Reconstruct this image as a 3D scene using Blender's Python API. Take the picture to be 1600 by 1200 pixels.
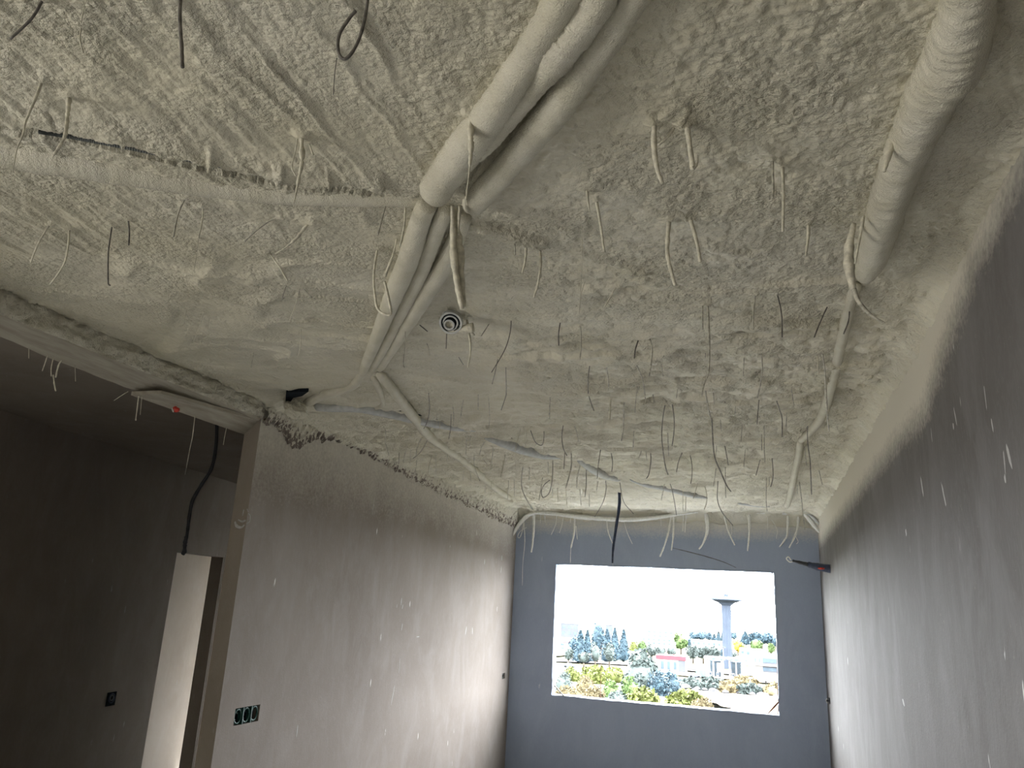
import bpy, math, random
import numpy as np
from mathutils import Matrix, Vector, noise as mnoise

for o in list(bpy.data.objects):
    bpy.data.objects.remove(o)
sc = bpy.context.scene
col = sc.collection
rng = np.random.default_rng(7)
random.seed(7)

# ------------------------------------------------------------------ camera
FPX = 1200.0                       # focal length in pixels of the 1600x1200 frame
CAM = np.array([0.0, 0.0, 1.55])
RM = np.array([[0.95719032, -0.02950315, -0.28795181],
               [0.28474822, 0.27472104, 0.9183936],
               [0.05201091, -0.96107123, 0.27136129]])   # columns: right, down, forward
cd = bpy.data.cameras.new('camera')
cd.sensor_width = 36.0
cd.lens = FPX / 1600.0 * 36.0
cd.clip_start = 0.05
cd.clip_end = 4000
cam = bpy.data.objects.new('camera', cd)
col.objects.link(cam)
cam.matrix_world = Matrix(((RM[0, 0], -RM[0, 1], -RM[0, 2], CAM[0]),
                           (RM[1, 0], -RM[1, 1], -RM[1, 2], CAM[1]),
                           (RM[2, 0], -RM[2, 1], -RM[2, 2], CAM[2]),
                           (0, 0, 0, 1)))
sc.camera = cam

# ------------------------------------------------------------------ light
SKY = 14.0
w = bpy.data.worlds.new('world')
sc.world = w
w.use_nodes = True
bg = w.node_tree.nodes['Background']
bg.inputs[0].default_value = (0.93, 0.965, 1.0, 1)
bg.inputs[1].default_value = SKY


def lamp(name, kind, loc, aim, energy, color, sx=1, sy=1, angle=0.0):
    d = bpy.data.lights.new(name, kind)
    d.energy = energy
    d.color = color
    if kind == 'AREA':
        d.shape = 'RECTANGLE'
        d.size = sx
        d.size_y = sy
    else:
        d.angle = angle
    o = bpy.data.objects.new(name, d)
    col.objects.link(o)
    o.location = loc
    o.rotation_euler = (Vector(aim) - Vector(loc)).to_track_quat('-Z', 'Y').to_euler()
    return o


lamp('sun', 'SUN', (-50, 40, 40), (-50 + 0.10, 40 - 0.84, 40 - 0.53), 7.0, (1.0, 0.97, 0.94), angle=0.01)
# daylight from sky and sun through the real openings (portals only guide the sampling), plus an area lamp added at the hall opening to lift the near ceiling


def portal(name, loc, aim, sx, sy):
    o = lamp(name, 'AREA', loc, aim, 1.0, (1, 1, 1), sx, sy)
    o.data.cycles.is_portal = True


lamp('hall_fill_lamp', 'AREA', (-6.45, -2.4, 1.15), (0.0, 2.4, 1.8), 80.0, (1.0, 0.975, 0.92), 2.4, 2.4)  # added fill on top of the sky light from this opening
portal('room_window_portal', (-1.1, 10.64, 1.23), (-1.1, 0, 1.23), 2.82, 1.7)
portal('hall_window_portal', (-6.72, -2.4, 1.15), (0, -2.4, 1.15), 2.4, 2.5)
portal('corridor_door_portal', (-7.23, 11.37, 0.95), (-7.23, 0, 0.95), 0.9, 2.7)

vs = sc.view_settings
vs.view_transform = 'Standard'
vs.look = 'None'
vs.gamma = 1.0
vs.use_curve_mapping = False
vs.exposure = 1.42
sc.cycles.max_bounces = 8

# ------------------------------------------------------------------ projection helpers
ZC = 2.80                          # ceiling height (datum: 1.25 m above the lens)
FZ = -0.75                         # floor height
YB = 10.40                         # inner face of the back wall


def ray(px, py):
    return RM @ np.array([px - 800.0, py - 600.0, FPX])


def at_z(px, py, z):
    v = ray(px, py)
    return CAM + v * ((z - CAM[2]) / v[2])


def at_y(px, py, y):
    v = ray(px, py)
    return CAM + v * (y / v[1])


def at_x(px, py, x):
    v = ray(px, py)
    return CAM + v * (x / v[0])


def right_x(y):
    return 0.72 + (0.84 - 0.72) * np.clip((np.asarray(y) - 2.0) / 8.4, -0.5, 1.2)


def left_x(y):
    return -3.20 + 0.12 * np.clip((np.asarray(y) - 4.455) / (YB - 4.455), -1.0, 1.2)


# ------------------------------------------------------------------ numpy noise
_T = rng.random((256, 256)) * 2 - 1


def vnoise(x, y, seed=0):
    x = np.asarray(x, float) + seed * 17.31
    y = np.asarray(y, float) + seed * 9.77
    xi = np.floor(x).astype(int)
    yi = np.floor(y).astype(int)
    fx = x - xi
    fy = y - yi
    fx = fx * fx * fx * (fx * (fx * 6 - 15) + 10)
    fy = fy * fy * fy * (fy * (fy * 6 - 15) + 10)
    a = _T[xi & 255, yi & 255]
    b = _T[(xi + 1) & 255, yi & 255]
    c = _T[xi & 255, (yi + 1) & 255]
    d = _T[(xi + 1) & 255, (yi + 1) & 255]
    return (a * (1 - fx) + b * fx) * (1 - fy) + (c * (1 - fx) + d * fx) * fy


def fbm(x, y, o=4, seed=0):
    s = 0
    a = 1.0
    n = 0
    for i in range(o):
        s = s + a * vnoise(x * 2 ** i, y * 2 ** i, seed + i * 3)
        n += a
        a *= 0.5
    return s / n


_JX = rng.random((256, 256))
_JY = rng.random((256, 256))
_JR = rng.random((256, 256))


def lumps(x, y, seed=0):
    """rounded popcorn lumps, 0..1"""
    x = np.asarray(x, float) + seed * 31.7
    y = np.asarray(y, float) + seed * 13.3
    xi = np.floor(x).astype(int)
    yi = np.floor(y).astype(int)
    best = np.zeros_like(x)
    for dx in (-1, 0, 1):
        for dy in (-1, 0, 1):
            cx = xi + dx
            cy = yi + dy
            jx = cx + _JX[cx & 255, cy & 255]
            jy = cy + _JY[cx & 255, cy & 255]
            r = 0.55 + 0.5 * _JR[cx & 255, cy & 255]
            q = 1 - ((x - jx) ** 2 + (y - jy) ** 2) / (r * r)
            best = np.maximum(best, np.sqrt(np.clip(q, 0, 1)) * r)
    return best


def smooth(e0, e1, x):
    t = np.clip((x - e0) / (e1 - e0), 0, 1)
    return t * t * (3 - 2 * t)


# ------------------------------------------------------------------ materials
MATS = {}


def mat(name, base, rough=0.8, spec=0.3, build=None, metallic=0.0):
    if name in MATS:
        return MATS[name]
    m = bpy.data.materials.new(name)
    m.use_nodes = True
    nt = m.node_tree
    b = nt.nodes['Principled BSDF']
    b.inputs['Base Color'].default_value = (*base, 1)
    b.inputs['Roughness'].default_value = rough
    b.inputs['Specular IOR Level'].default_value = spec
    b.inputs['Metallic'].default_value = metallic
    if build:
        build(nt, b)
    MATS[name] = m
    return m


class N:
    """small node helper"""

    def __init__(self, nt):
        self.nt = nt
        self.tc = nt.nodes.new('ShaderNodeTexCoord')

    def map(self, scale=(1, 1, 1), rot=(0, 0, 0), loc=(0, 0, 0)):
        n = self.nt.nodes.new('ShaderNodeMapping')
        n.inputs['Scale'].default_value = scale
        n.inputs['Rotation'].default_value = rot
        n.inputs['Location'].default_value = loc
        self.nt.links.new(self.tc.outputs['Object'], n.inputs['Vector'])
        return n.outputs[0]

    def noise(self, vec, scale, detail=4, rough=0.55, dist=0.0):
        n = self.nt.nodes.new('ShaderNodeTexNoise')
        n.inputs['Scale'].default_value = scale
        n.inputs['Detail'].default_value = detail
        n.inputs['Roughness'].default_value = rough
        n.inputs['Distortion'].default_value = dist
        self.nt.links.new(vec, n.inputs['Vector'])
        return n.outputs['Fac']

    def voro(self, vec, scale, feature='F1'):
        n = self.nt.nodes.new('ShaderNodeTexVoronoi')
        n.feature = feature
        n.inputs['Scale'].default_value = scale
        self.nt.links.new(vec, n.inputs['Vector'])
        return n.outputs['Distance']

    def ramp(self, fac, stops):
        n = self.nt.nodes.new('ShaderNodeValToRGB')
        e = n.color_ramp.elements
        e[0].position = stops[0][0]
        e[0].color = stops[0][1]
        e[1].position = stops[-1][0]
        e[1].color = stops[-1][1]
        for p, c in stops[1:-1]:
            x = e.new(p)
            x.color = c
        self.nt.links.new(fac, n.inputs[0])
        return n.outputs[0]

    def mix(self, fac, a, b, mode='MIX'):
        n = self.nt.nodes.new('ShaderNodeMix')
        n.data_type = 'RGBA'
        n.blend_type = mode
        for i, v in ((0, fac), (6, a), (7, b)):
            if isinstance(v, (int, float)):
                n.inputs[i].default_value = v
            elif isinstance(v, tuple):
                n.inputs[i].default_value = v
            else:
                self.nt.links.new(v, n.inputs[i])
        return n.outputs[2]

    def math(self, op, a, b=0.0, clamp=False):
        n = self.nt.nodes.new('ShaderNodeMath')
        n.operation = op
        n.use_clamp = clamp
        for i, v in ((0, a), (1, b)):
            if isinstance(v, (int, float)):
                n.inputs[i].default_value = v
            else:
                self.nt.links.new(v, n.inputs[i])
        return n.outputs[0]

    def attr(self, name):
        n = self.nt.nodes.new('ShaderNodeAttribute')
        n.attribute_name = name
        return n.outputs['Fac']

    def sep(self):
        n = self.nt.nodes.new('ShaderNodeSeparateXYZ')
        self.nt.links.new(self.tc.outputs['Object'], n.inputs[0])
        return n.outputs

    def bump(self, h, strength, dist, bsdf):
        n = self.nt.nodes.new('ShaderNodeBump')
        n.inputs['Strength'].default_value = strength
        n.inputs['Distance'].default_value = dist
        self.nt.links.new(h, n.inputs['Height'])
        self.nt.links.new(n.outputs[0], bsdf.inputs['Normal'])


def g(v):
    return (v, v, v, 1)


def c4(r, gg, b):
    return (r, gg, b, 1)


def foam_build(nt, b):
    n = N(nt)
    v = n.map()
    big = n.noise(v, 1.7, 3)
    mid = n.noise(v, 14, 4)
    c = n.mix(n.ramp(big, [(0.3, g(0)), (0.7, g(1))]), c4(0.62, 0.580, 0.435), c4(0.675, 0.640, 0.515))
    c = n.mix(n.math('MULTIPLY', n.ramp(mid, [(0.42, g(0)), (0.8, g(1))]), 0.25), c, c4(0.50, 0.47, 0.36))
    nt.links.new(c, b.inputs['Base Color'])
    vo = n.voro(n.map((1, 1.0, 1)), 62)
    fine = n.mix(0.5, n.noise(v, 105, 3, 0.65), n.noise(n.map((0.62, 1.25, 1)), 40, 5, 0.62))
    fine = n.mix(0.24, fine, n.math('SUBTRACT', 1.0, vo))
    patch = n.math('ADD', 0.35, n.ramp(n.noise(v, 3.2, 3), [(0.38, g(0)), (0.62, g(1))]))
    n.bump(n.math('MULTIPLY', fine, patch), 1.0, 0.026, b)


FOAM = mat('spray_foam', (0.66, 0.63, 0.5), 0.36, 0.5, foam_build)


def plaster_build(base, dark, light, over=None, specks=0.5, cool=None):
    def f(nt, b):
        n = N(nt)
        v = n.map()
        vs_ = n.map((1.6, 1.6, 0.7))
        big = n.noise(v, 0.9, 4, 0.6, 0.6)
        st = n.noise(vs_, 2.2, 6, 0.62, 0.8)
        fine = n.noise(n.map((4, 4, 1.6)), 7, 5, 0.65, 1.6)
        c = n.mix(n.ramp(big, [(0.35, g(0)), (0.68, g(1))]), c4(*dark), c4(*base))
        c = n.mix(n.ramp(st, [(0.45, g(0)), (0.8, g(0.6))]), c, c4(*light))
        c = n.mix(n.math('MULTIPLY', n.ramp(fine, [(0.48, g(0)), (0.8, g(1))]), 0.35), c, c4(*light))
        # paint flecks and scrapes
        sv = n.voro(n.map((1, 1, 0.28)), 7.5)
        sp = n.noise(n.map((1, 1, 0.2)), 60, 2)
        clus = n.noise(v, 2.1, 2)
        sf = n.math('MULTIPLY', n.ramp(sv, [(0.05, g(1)), (0.085, g(0))]), n.ramp(sp, [(0.45, g(0)), (0.52, g(1))]))
        sf = n.math('MULTIPLY', sf, n.ramp(clus, [(0.46, g(0)), (0.54, g(1))]))
        c = n.mix(n.math('MULTIPLY', sf, specks), c, c4(0.78, 0.77, 0.74))
        if over:
            a = n.attr('overspray')
            gr = n.noise(v, 42, 3, 0.7)
            gb = n.noise(v, 5, 4, 0.6)
            t = n.math('ADD', a, n.math('MULTIPLY', n.math('SUBTRACT', gr, 0.5), 0.7))
            t = n.math('ADD', t, n.math('MULTIPLY', n.math('SUBTRACT', gb, 0.5), 0.35))
            of = n.ramp(t, [(0.12, g(0)), (0.8, g(1))])
            c = n.mix(of, c, c4(*over))
        nt.links.new(c, b.inputs['Base Color'])
        n.bump(n.mix(0.35, fine, n.noise(v, 90, 3)), 0.25, 0.01, b)
    return f


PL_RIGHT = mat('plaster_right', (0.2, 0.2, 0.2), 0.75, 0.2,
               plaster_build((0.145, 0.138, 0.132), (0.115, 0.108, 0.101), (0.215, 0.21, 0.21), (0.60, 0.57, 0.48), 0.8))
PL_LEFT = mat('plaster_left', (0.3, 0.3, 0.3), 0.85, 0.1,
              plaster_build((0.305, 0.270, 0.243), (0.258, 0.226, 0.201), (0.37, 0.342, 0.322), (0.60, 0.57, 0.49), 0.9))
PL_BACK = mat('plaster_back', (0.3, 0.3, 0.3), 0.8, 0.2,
              plaster_build((0.33, 0.385, 0.49), (0.30, 0.35, 0.45), (0.38, 0.435, 0.53), (0.62, 0.61, 0.55), 0.6))  # blue tint puts the lens glare round the window into the plaster
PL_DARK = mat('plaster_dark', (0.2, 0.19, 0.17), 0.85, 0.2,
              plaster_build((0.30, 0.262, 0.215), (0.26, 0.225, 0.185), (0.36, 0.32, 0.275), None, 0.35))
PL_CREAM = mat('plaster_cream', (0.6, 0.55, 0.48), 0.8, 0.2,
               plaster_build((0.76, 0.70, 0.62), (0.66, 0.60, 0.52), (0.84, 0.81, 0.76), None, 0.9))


def floor_build(nt, b):
    n = N(nt)
    v = n.map()
    c = n.ramp(n.noise(v, 1.3, 6, 0.6), [(0.3, c4(0.36, 0.355, 0.35)), (0.7, c4(0.50, 0.495, 0.49))])
    nt.links.new(c, b.inputs['Base Color'])
    n.bump(n.noise(v, 30, 4), 0.3, 0.02, b)


FLOOR = mat('concrete_floor', (0.45, 0.43, 0.4), 0.85, 0.2, floor_build)


def beam_build(nt, b):
    n = N(nt)
    v = n.map()
    a = n.noise(v, 7, 5, 0.65)
    c = n.mix(n.ramp(a, [(0.38, g(0)), (0.62, g(1))]), c4(0.60, 0.565, 0.45), c4(0.72, 0.69, 0.575))
    stp = n.voro(n.map((1, 0.6, 1)), 60)
    k = n.math('MULTIPLY', n.ramp(stp, [(0.18, g(1)), (0.4, g(0))]), n.ramp(n.noise(v, 3.5, 3), [(0.5, g(0)), (0.66, g(1))]))
    c = n.mix(n.math('MULTIPLY', k, 0.5), c, c4(0.26, 0.22, 0.17))
    nt.links.new(c, b.inputs['Base Color'])
    n.bump(n.noise(v, 60, 4, 0.65), 1.0, 0.02, b)


BEAMFOAM = mat('oversprayed_beam', (0.5, 0.47, 0.38), 0.7, 0.3, beam_build)


def board_build(nt, b):
    n = N(nt)
    a = n.noise(n.map((9, 1, 9)), 3, 5, 0.6)
    c = n.ramp(a, [(0.35, c4(0.30, 0.27, 0.215)), (0.65, c4(0.42, 0.39, 0.32))])
    nt.links.new(c, b.inputs['Base Color'])
    n.bump(a, 0.5, 0.01, b)


SOFFIT = mat('beam_soffit', (0.35, 0.32, 0.26), 0.8, 0.2, board_build)


def stipple_build(nt, b):
    n = N(nt)
    v = n.map((1, 1, 0.45))
    a = n.voro(v, 42)
    a2 = n.noise(v, 55, 3, 0.7)
    lv = n.attr('low')
    t = n.math('ADD', n.math('ADD', n.math('MULTIPLY', lv, 0.55), n.math('MULTIPLY', a2, 1.3)), n.math('MULTIPLY', a, -0.5))
    d = n.ramp(t, [(0.72, g(0)), (0.84, g(1))])
    c = n.mix(d, c4(0.62, 0.59, 0.49), c4(0.21, 0.175, 0.15))
    nt.links.new(c, b.inputs['Base Color'])
    n.bump(a2, 0.8, 0.01, b)


STIPPLE = mat('foam_mortar_edge', (0.4, 0.36, 0.3), 0.8, 0.2, stipple_build)



def pipefoam_build(nt, b):
    n = N(nt)
    v = n.map()
    c = n.ramp(n.noise(v, 9, 4), [(0.35, c4(0.56, 0.53, 0.41)), (0.65, c4(0.64, 0.61, 0.50))])
    nt.links.new(c, b.inputs['Base Color'])
    n.bump(n.mix(0.5, n.noise(v, 95, 3, 0.6), n.noise(v, 260, 2, 0.6)), 0.9, 0.008, b)


PIPEFOAM = mat('pipe_foam', (0.62, 0.59, 0.47), 0.42, 0.4, pipefoam_build)


def simple(name, base, rough=0.6, spec=0.3, var=0.15, scale=20, bump=0.0, metallic=0.0):
    def f(nt, b):
        n = N(nt)
        v = n.map()
        a = n.noise(v, scale, 4)
        lo = tuple(x * (1 - var) for x in base)
        hi = tuple(min(1, x * (1 + var)) for x in base)
        nt.links.new(n.ramp(a, [(0.35, c4(*lo)), (0.65, c4(*hi))]), b.inputs['Base Color'])
        if bump:
            n.bump(a, bump, 0.01, b)
    return mat(name, base, rough, spec, f, metallic)


WIRE_D = simple('dark_wire', (0.13, 0.12, 0.105), 0.55, 0.3, 0.4, 60)
WIRE_G = simple('grey_wire', (0.42, 0.40, 0.33), 0.6, 0.3, 0.35, 60)
WIRE_F = simple('foam_coated_wire', (0.60, 0.57, 0.46), 0.5, 0.35, 0.2, 50, 0.5)
WIRE_W = simple('white_foam_string', (0.80, 0.80, 0.74), 0.5, 0.35, 0.08, 50, 0.3)
BLACK = simple('black_cable', (0.028, 0.03, 0.034), 0.4, 0.4, 0.3, 30)
BLUEBLK = simple('blue_black_cable', (0.035, 0.05, 0.09), 0.4, 0.4, 0.3, 30)
GREYC = simple('grey_conduit', (0.47, 0.48, 0.46), 0.45, 0.4, 0.12, 30)
GREYD = simple('dark_grey_conduit', (0.15, 0.16, 0.155), 0.5, 0.4, 0.2, 30)
TEAL = simple('teal_plastic', (0.03, 0.10, 0.085), 0.5, 0.4, 0.3, 40)
TEALD = simple('dark_plastic', (0.009, 0.012, 0.015), 0.9, 0.08, 0.3, 40)
RED = simple('red_plastic', (0.55, 0.05, 0.03), 0.5, 0.4, 0.2, 40)
REDF = simple('red_primer_stain', (0.40, 0.16, 0.11), 0.7, 0.2, 0.3, 40)
RUST = simple('rusty_steel', (0.20, 0.085, 0.045), 0.7, 0.3, 0.3, 60)
WHITEP = simple('white_plaster_scrape', (0.46, 0.455, 0.44), 0.7, 0.2, 0.1, 60)


# ------------------------------------------------------------------ mesh helpers
def tag(o, label=None, cat=None, group=None, kind=None):
    if label:
        o['label'] = label
    if cat:
        o['category'] = cat
    if group:
        o['group'] = group
    if kind:
        o['kind'] = kind
    return o


def link(name, me, m=None, parent=None):
    o = bpy.data.objects.new(name, me)
    col.objects.link(o)
    if m and me is not None and not me.materials:
        me.materials.append(m)
    if parent:
        o.parent = parent
    return o


def empty(name, loc):
    o = bpy.data.objects.new(name, None)
    col.objects.link(o)
    o.location = loc
    o.empty_display_size = 0.1
    return o


def child(name, me, m, parent):
    """mesh given in world coordinates, parented to an Empty that only has a location"""
    o = link(name, me, m, parent)
    p = parent
    off = Vector((0, 0, 0))
    while p:
        off += Vector(p.location)
        p = p.parent
    o.location = -off
    return o


def mesh(name, v, f, smoothf=False):
    me = bpy.data.meshes.new(name)
    me.from_pydata([tuple(map(float, p)) for p in v], [], f)
    if smoothf:
        me.polygons.foreach_set('use_smooth', [True] * len(me.polygons))
    me.update()
    return me


def grid_mesh(name, P, flip=False, attrs=None):
    """P: (rows, cols, 3) array"""
    r, c, _ = P.shape
    me = bpy.data.meshes.new(name)
    me.vertices.add(r * c)
    me.vertices.foreach_set('co', P.reshape(-1).astype(np.float32))
    i = np.arange(r * c).reshape(r, c)
    q = np.stack([i[:-1, :-1], i[:-1, 1:], i[1:, 1:], i[1:, :-1]], -1).reshape(-1, 4)
    if flip:
        q = q[:, ::-1]
    nq = len(q)
    me.loops.add(nq * 4)
    me.loops.foreach_set('vertex_index', q.reshape(-1).astype(np.int32))
    me.polygons.add(nq)
    me.polygons.foreach_set('loop_start', (np.arange(nq) * 4).astype(np.int32))
    me.polygons.foreach_set('use_smooth', np.ones(nq, bool))
    for k, a in (attrs or {}).items():
        at = me.attributes.new(k, 'FLOAT', 'POINT')
        at.data.foreach_set('value', a.reshape(-1).astype(np.float32))
    me.update(calc_edges=True)
    me.validate()
    return me


class MB:
    def __init__(self):
        self.v = []
        self.f = []

    def box(self, x0, y0, z0, x1, y1, z1):
        b = len(self.v)
        self.v += [(x0, y0, z0), (x1, y0, z0), (x1, y1, z0), (x0, y1, z0), (x0, y0, z1), (x1, y0, z1), (x1, y1, z1), (x0, y1, z1)]
        self.f += [tuple(b + k for k in q) for q in ((0, 3, 2, 1), (4, 5, 6, 7), (0, 1, 5, 4), (1, 2, 6, 5), (2, 3, 7, 6), (3, 0, 4, 7))]
        return self

    def hexa(self, pts):
        """eight corners: bottom loop of four, top loop of four"""
        b = len(self.v)
        self.v += [tuple(p) for p in pts]
        self.f += [tuple(b + k for k in q) for q in ((0, 3, 2, 1), (4, 5, 6, 7), (0, 1, 5, 4), (1, 2, 6, 5), (2, 3, 7, 6), (3, 0, 4, 7))]
        return self

    def quad(self, a, b, c, d):
        i = len(self.v)
        self.v += [tuple(a), tuple(b), tuple(c), tuple(d)]
        self.f.append((i, i + 1, i + 2, i + 3))
        return self

    def lathe(self, prof, cx=0, cy=0, n=20, cz=0):
        b = len(self.v)
        for r, z in prof:
            for k in range(n):
                a = 2 * math.pi * k / n
                self.v.append((cx + r * math.cos(a), cy + r * math.sin(a), cz + z))
        for i in range(len(prof) - 1):
            for k in range(n):
                k2 = (k + 1) % n
                self.f.append((b + i * n + k, b + i * n + k2, b + (i + 1) * n + k2, b + (i + 1) * n + k))
        self.f.append(tuple(b + k for k in range(n))[::-1])
        e = b + (len(prof) - 1) * n
        self.f.append(tuple(e + k for k in range(n)))
        return self

    def tube(self, pts, r, n=6):
        v, f = tube_data(np.array(pts, float), r, n)
        b = len(self.v)
        self.v += [tuple(p) for p in v]
        self.f += [tuple(b + k for k in q) for q in f]
        return self

    def build(self, name, m, parent=None, sm=False):
        return child(name, mesh(name, self.v, self.f, sm), m, parent) if parent else link(name, mesh(name, self.v, self.f, sm), m)


def crom(P, per=6):
    P = np.asarray(P, float)
    if len(P) < 3:
        t = np.linspace(0, 1, per + 1)[:, None]
        return P[0] * (1 - t) + P[1] * t
    Q = np.vstack([2 * P[0] - P[1], P, 2 * P[-1] - P[-2]])
    out = []
    for i in range(1, len(Q) - 2):
        for k in range(per):
            t = k / per
            p0, p1, p2, p3 = Q[i - 1], Q[i], Q[i + 1], Q[i + 2]
            out.append(0.5 * (2 * p1 + (p2 - p0) * t + (2 * p0 - 5 * p1 + 4 * p2 - p3) * t * t + (3 * p1 - p0 - 3 * p2 + p3) * t ** 3))
    out.append(P[-1])
    return np.array(out)


def tube_data(P, r, n=6, disp=None):
    """P: (k,3); r scalar or (k,); disp(ring index array, angle array) -> radius factor"""
    k = len(P)
    r = np.broadcast_to(np.asarray(r, float), (k,))
    T = np.gradient(P, axis=0)
    T /= np.linalg.norm(T, axis=1)[:, None] + 1e-12
    ref = np.array([0, 0, 1.0]) if abs(T[0, 2]) < 0.9 else np.array([0, 1.0, 0])
    V = []
    nrm = np.cross(T[0], ref)
    nrm /= np.linalg.norm(nrm)
    ang = np.arange(n) * 2 * math.pi / n
    for i in range(k):
        nrm = nrm - T[i] * nrm.dot(T[i])
        nrm /= np.linalg.norm(nrm) + 1e-12
        bi = np.cross(T[i], nrm)
        rr = r[i] * (disp[i] if disp is not None else 1.0)
        V.append(P[i] + np.outer(np.cos(ang) * rr, nrm) + np.outer(np.sin(ang) * rr, bi))
    V = np.vstack(V)
    F = []
    for i in range(k - 1):
        for j in range(n):
            j2 = (j + 1) % n
            F.append((i * n + j, i * n + j2, (i + 1) * n + j2, (i + 1) * n + j))
    F.append(tuple(range(n))[::-1])
    F.append(tuple((k - 1) * n + j for j in range(n)))
    return V, F


def wall(name, p0, p1, z0, z1, th, m, holes=(), parent=None, side=1, seg=None, attr=None):
    """vertical slab from p0 to p1 (xy); inner face on the line, thickness to the left of the direction (side=1)
    holes: (u0,u1,v0,v1) in metres along the wall and in z"""
    p0 = np.array(p0, float)
    p1 = np.array(p1, float)
    L = np.linalg.norm(p1 - p0)
    d = (p1 - p0) / L
    nrm = np.array([-d[1], d[0]]) * side * th
    us = sorted({0.0, L} | {h[i] for h in holes for i in (0, 1)} | (set(np.arange(seg, L, seg)) if seg else set()))
    zs = sorted({z0, z1} | {h[i] for h in holes for i in (2, 3)} | (set(np.arange(z0 + seg, z1, seg)) if seg else set()))
    b = MB()

    def inh(u, z):
        return any(h[0] < u < h[1] and h[2] < z < h[3] for h in holes) or u < 0 or u > L or z < z0 or z > z1
    idx = {}

    def vtx(i, j, k):
        if (i, j, k) not in idx:
            p = p0 + d * us[i] + nrm * k
            idx[(i, j, k)] = len(b.v)
            b.v.append((p[0], p[1], zs[j]))
        return idx[(i, j, k)]
    for i in range(len(us) - 1):
        for j in range(len(zs) - 1):
            um = (us[i] + us[i + 1]) / 2
            zm = (zs[j] + zs[j + 1]) / 2
            if inh(um, zm):
                continue
            b.f.append((vtx(i, j, 0), vtx(i + 1, j, 0), vtx(i + 1, j + 1, 0), vtx(i, j + 1, 0)))
            b.f.append((vtx(i, j, 1), vtx(i, j + 1, 1), vtx(i + 1, j + 1, 1), vtx(i + 1, j, 1)))
            um0 = us[i - 1] + us[i] if i else -2
            if i == 0 or inh((us[i - 1] + us[i]) / 2, zm):
                b.f.append((vtx(i, j, 0), vtx(i, j + 1, 0), vtx(i, j + 1, 1), vtx(i, j, 1)))
            if i == len(us) - 2 or inh((us[i + 1] + us[i + 2]) / 2, zm):
                b.f.append((vtx(i + 1, j, 0), vtx(i + 1, j, 1), vtx(i + 1, j + 1, 1), vtx(i + 1, j + 1, 0)))
            if j == 0 or inh(um, (zs[j - 1] + zs[j]) / 2):
                b.f.append((vtx(i, j, 0), vtx(i, j, 1), vtx(i + 1, j, 1), vtx(i + 1, j, 0)))
            if j == len(zs) - 2 or inh(um, (zs[j + 1] + zs[j + 2]) / 2):
                b.f.append((vtx(i, j + 1, 0), vtx(i + 1, j + 1, 0), vtx(i + 1, j + 1, 1), vtx(i, j + 1, 1)))
    me = mesh(name, b.v, b.f)
    if attr:
        at = me.attributes.new('overspray', 'FLOAT', 'POINT')
        at.data.foreach_set('value', np.array([attr(*p) for p in b.v], np.float32))
    o = link(name, me, m)
    tag(o, kind='structure')
    return o

# ================================================================== STRUCTURE
def right_x(y):
    return 0.72 + 0.12 * (np.asarray(y) - 2.0) / 8.4


tag(MB().box(-9.6, -5.0, FZ - 0.25, 1.6, 12.4, FZ).build('floor', FLOOR), 'bare grey concrete floor of the unfinished room', kind='structure')
tag(MB().box(-9.6, -5.0, ZC + 0.09, 1.6, 12.4, ZC + 0.4).build('ceiling_slab', FLOOR), 'concrete slab above the sprayed foam ceiling', kind='structure')

OVY = [-5, 2.1, 2.6, 3.06, 3.6, 4.5, 6.1, 8.5, 10.6]
OVD = [0.05, 0.05, 0.11, 0.21, 0.37, 0.34, 0.35, 0.36, 0.36]


def over_right(x, y, z):
    zb = ZC - np.interp(y, OVY, OVD)
    return float(np.clip(0.5 + (z - zb) / 0.26, 0, 1.2))


def over_left(x, y, z):
    zb = ZC - np.interp(y, [4, 4.6, 6, 8, 10.5], [0.50, 0.50, 0.42, 0.40, 0.5])
    return float(np.clip(0.30 + (z - zb) / 0.95, 0, 0.75))  # overspray drawn far down, its pale colour also carries ceiling bounce light


def over_back(x, y, z):
    return float(np.clip(0.3 + (z - (ZC - 0.30)) / 0.25, 0, 1.0))


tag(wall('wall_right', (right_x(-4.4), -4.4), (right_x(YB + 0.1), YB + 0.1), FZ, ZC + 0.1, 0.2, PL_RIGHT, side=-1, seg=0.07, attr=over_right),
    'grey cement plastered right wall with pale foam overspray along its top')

b3a = at_x(366, 1118, -3.2)
b3b = at_x(403, 1116, -3.2)
sw = at_x(785, 1056, -3.1)
LW0 = np.array([-3.2, 4.455])
LWd = np.array([0.12, YB - 4.455])
LWL = np.linalg.norm(LWd)
LWd = LWd / LWL
bu0 = (b3a[1] - 4.455) / LWd[1]
bu1 = (b3b[1] - 4.455) / LWd[1]
bz = (b3a[2] + b3b[2]) / 2
bh = 0.052
su = (sw[1] - 4.455) / LWd[1]
tag(wall('wall_left', LW0, LW0 + LWd * (LWL + 0.1), FZ, ZC + 0.1, 0.12, PL_LEFT, side=1, seg=0.12, attr=over_left,
         holes=[(bu0, bu1, bz - bh, bz + bh), (su - 0.06, su + 0.06, sw[2] - 0.035, sw[2] + 0.035)]),
    'brownish grey plastered wall left of the window with pale trowel marks')

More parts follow.
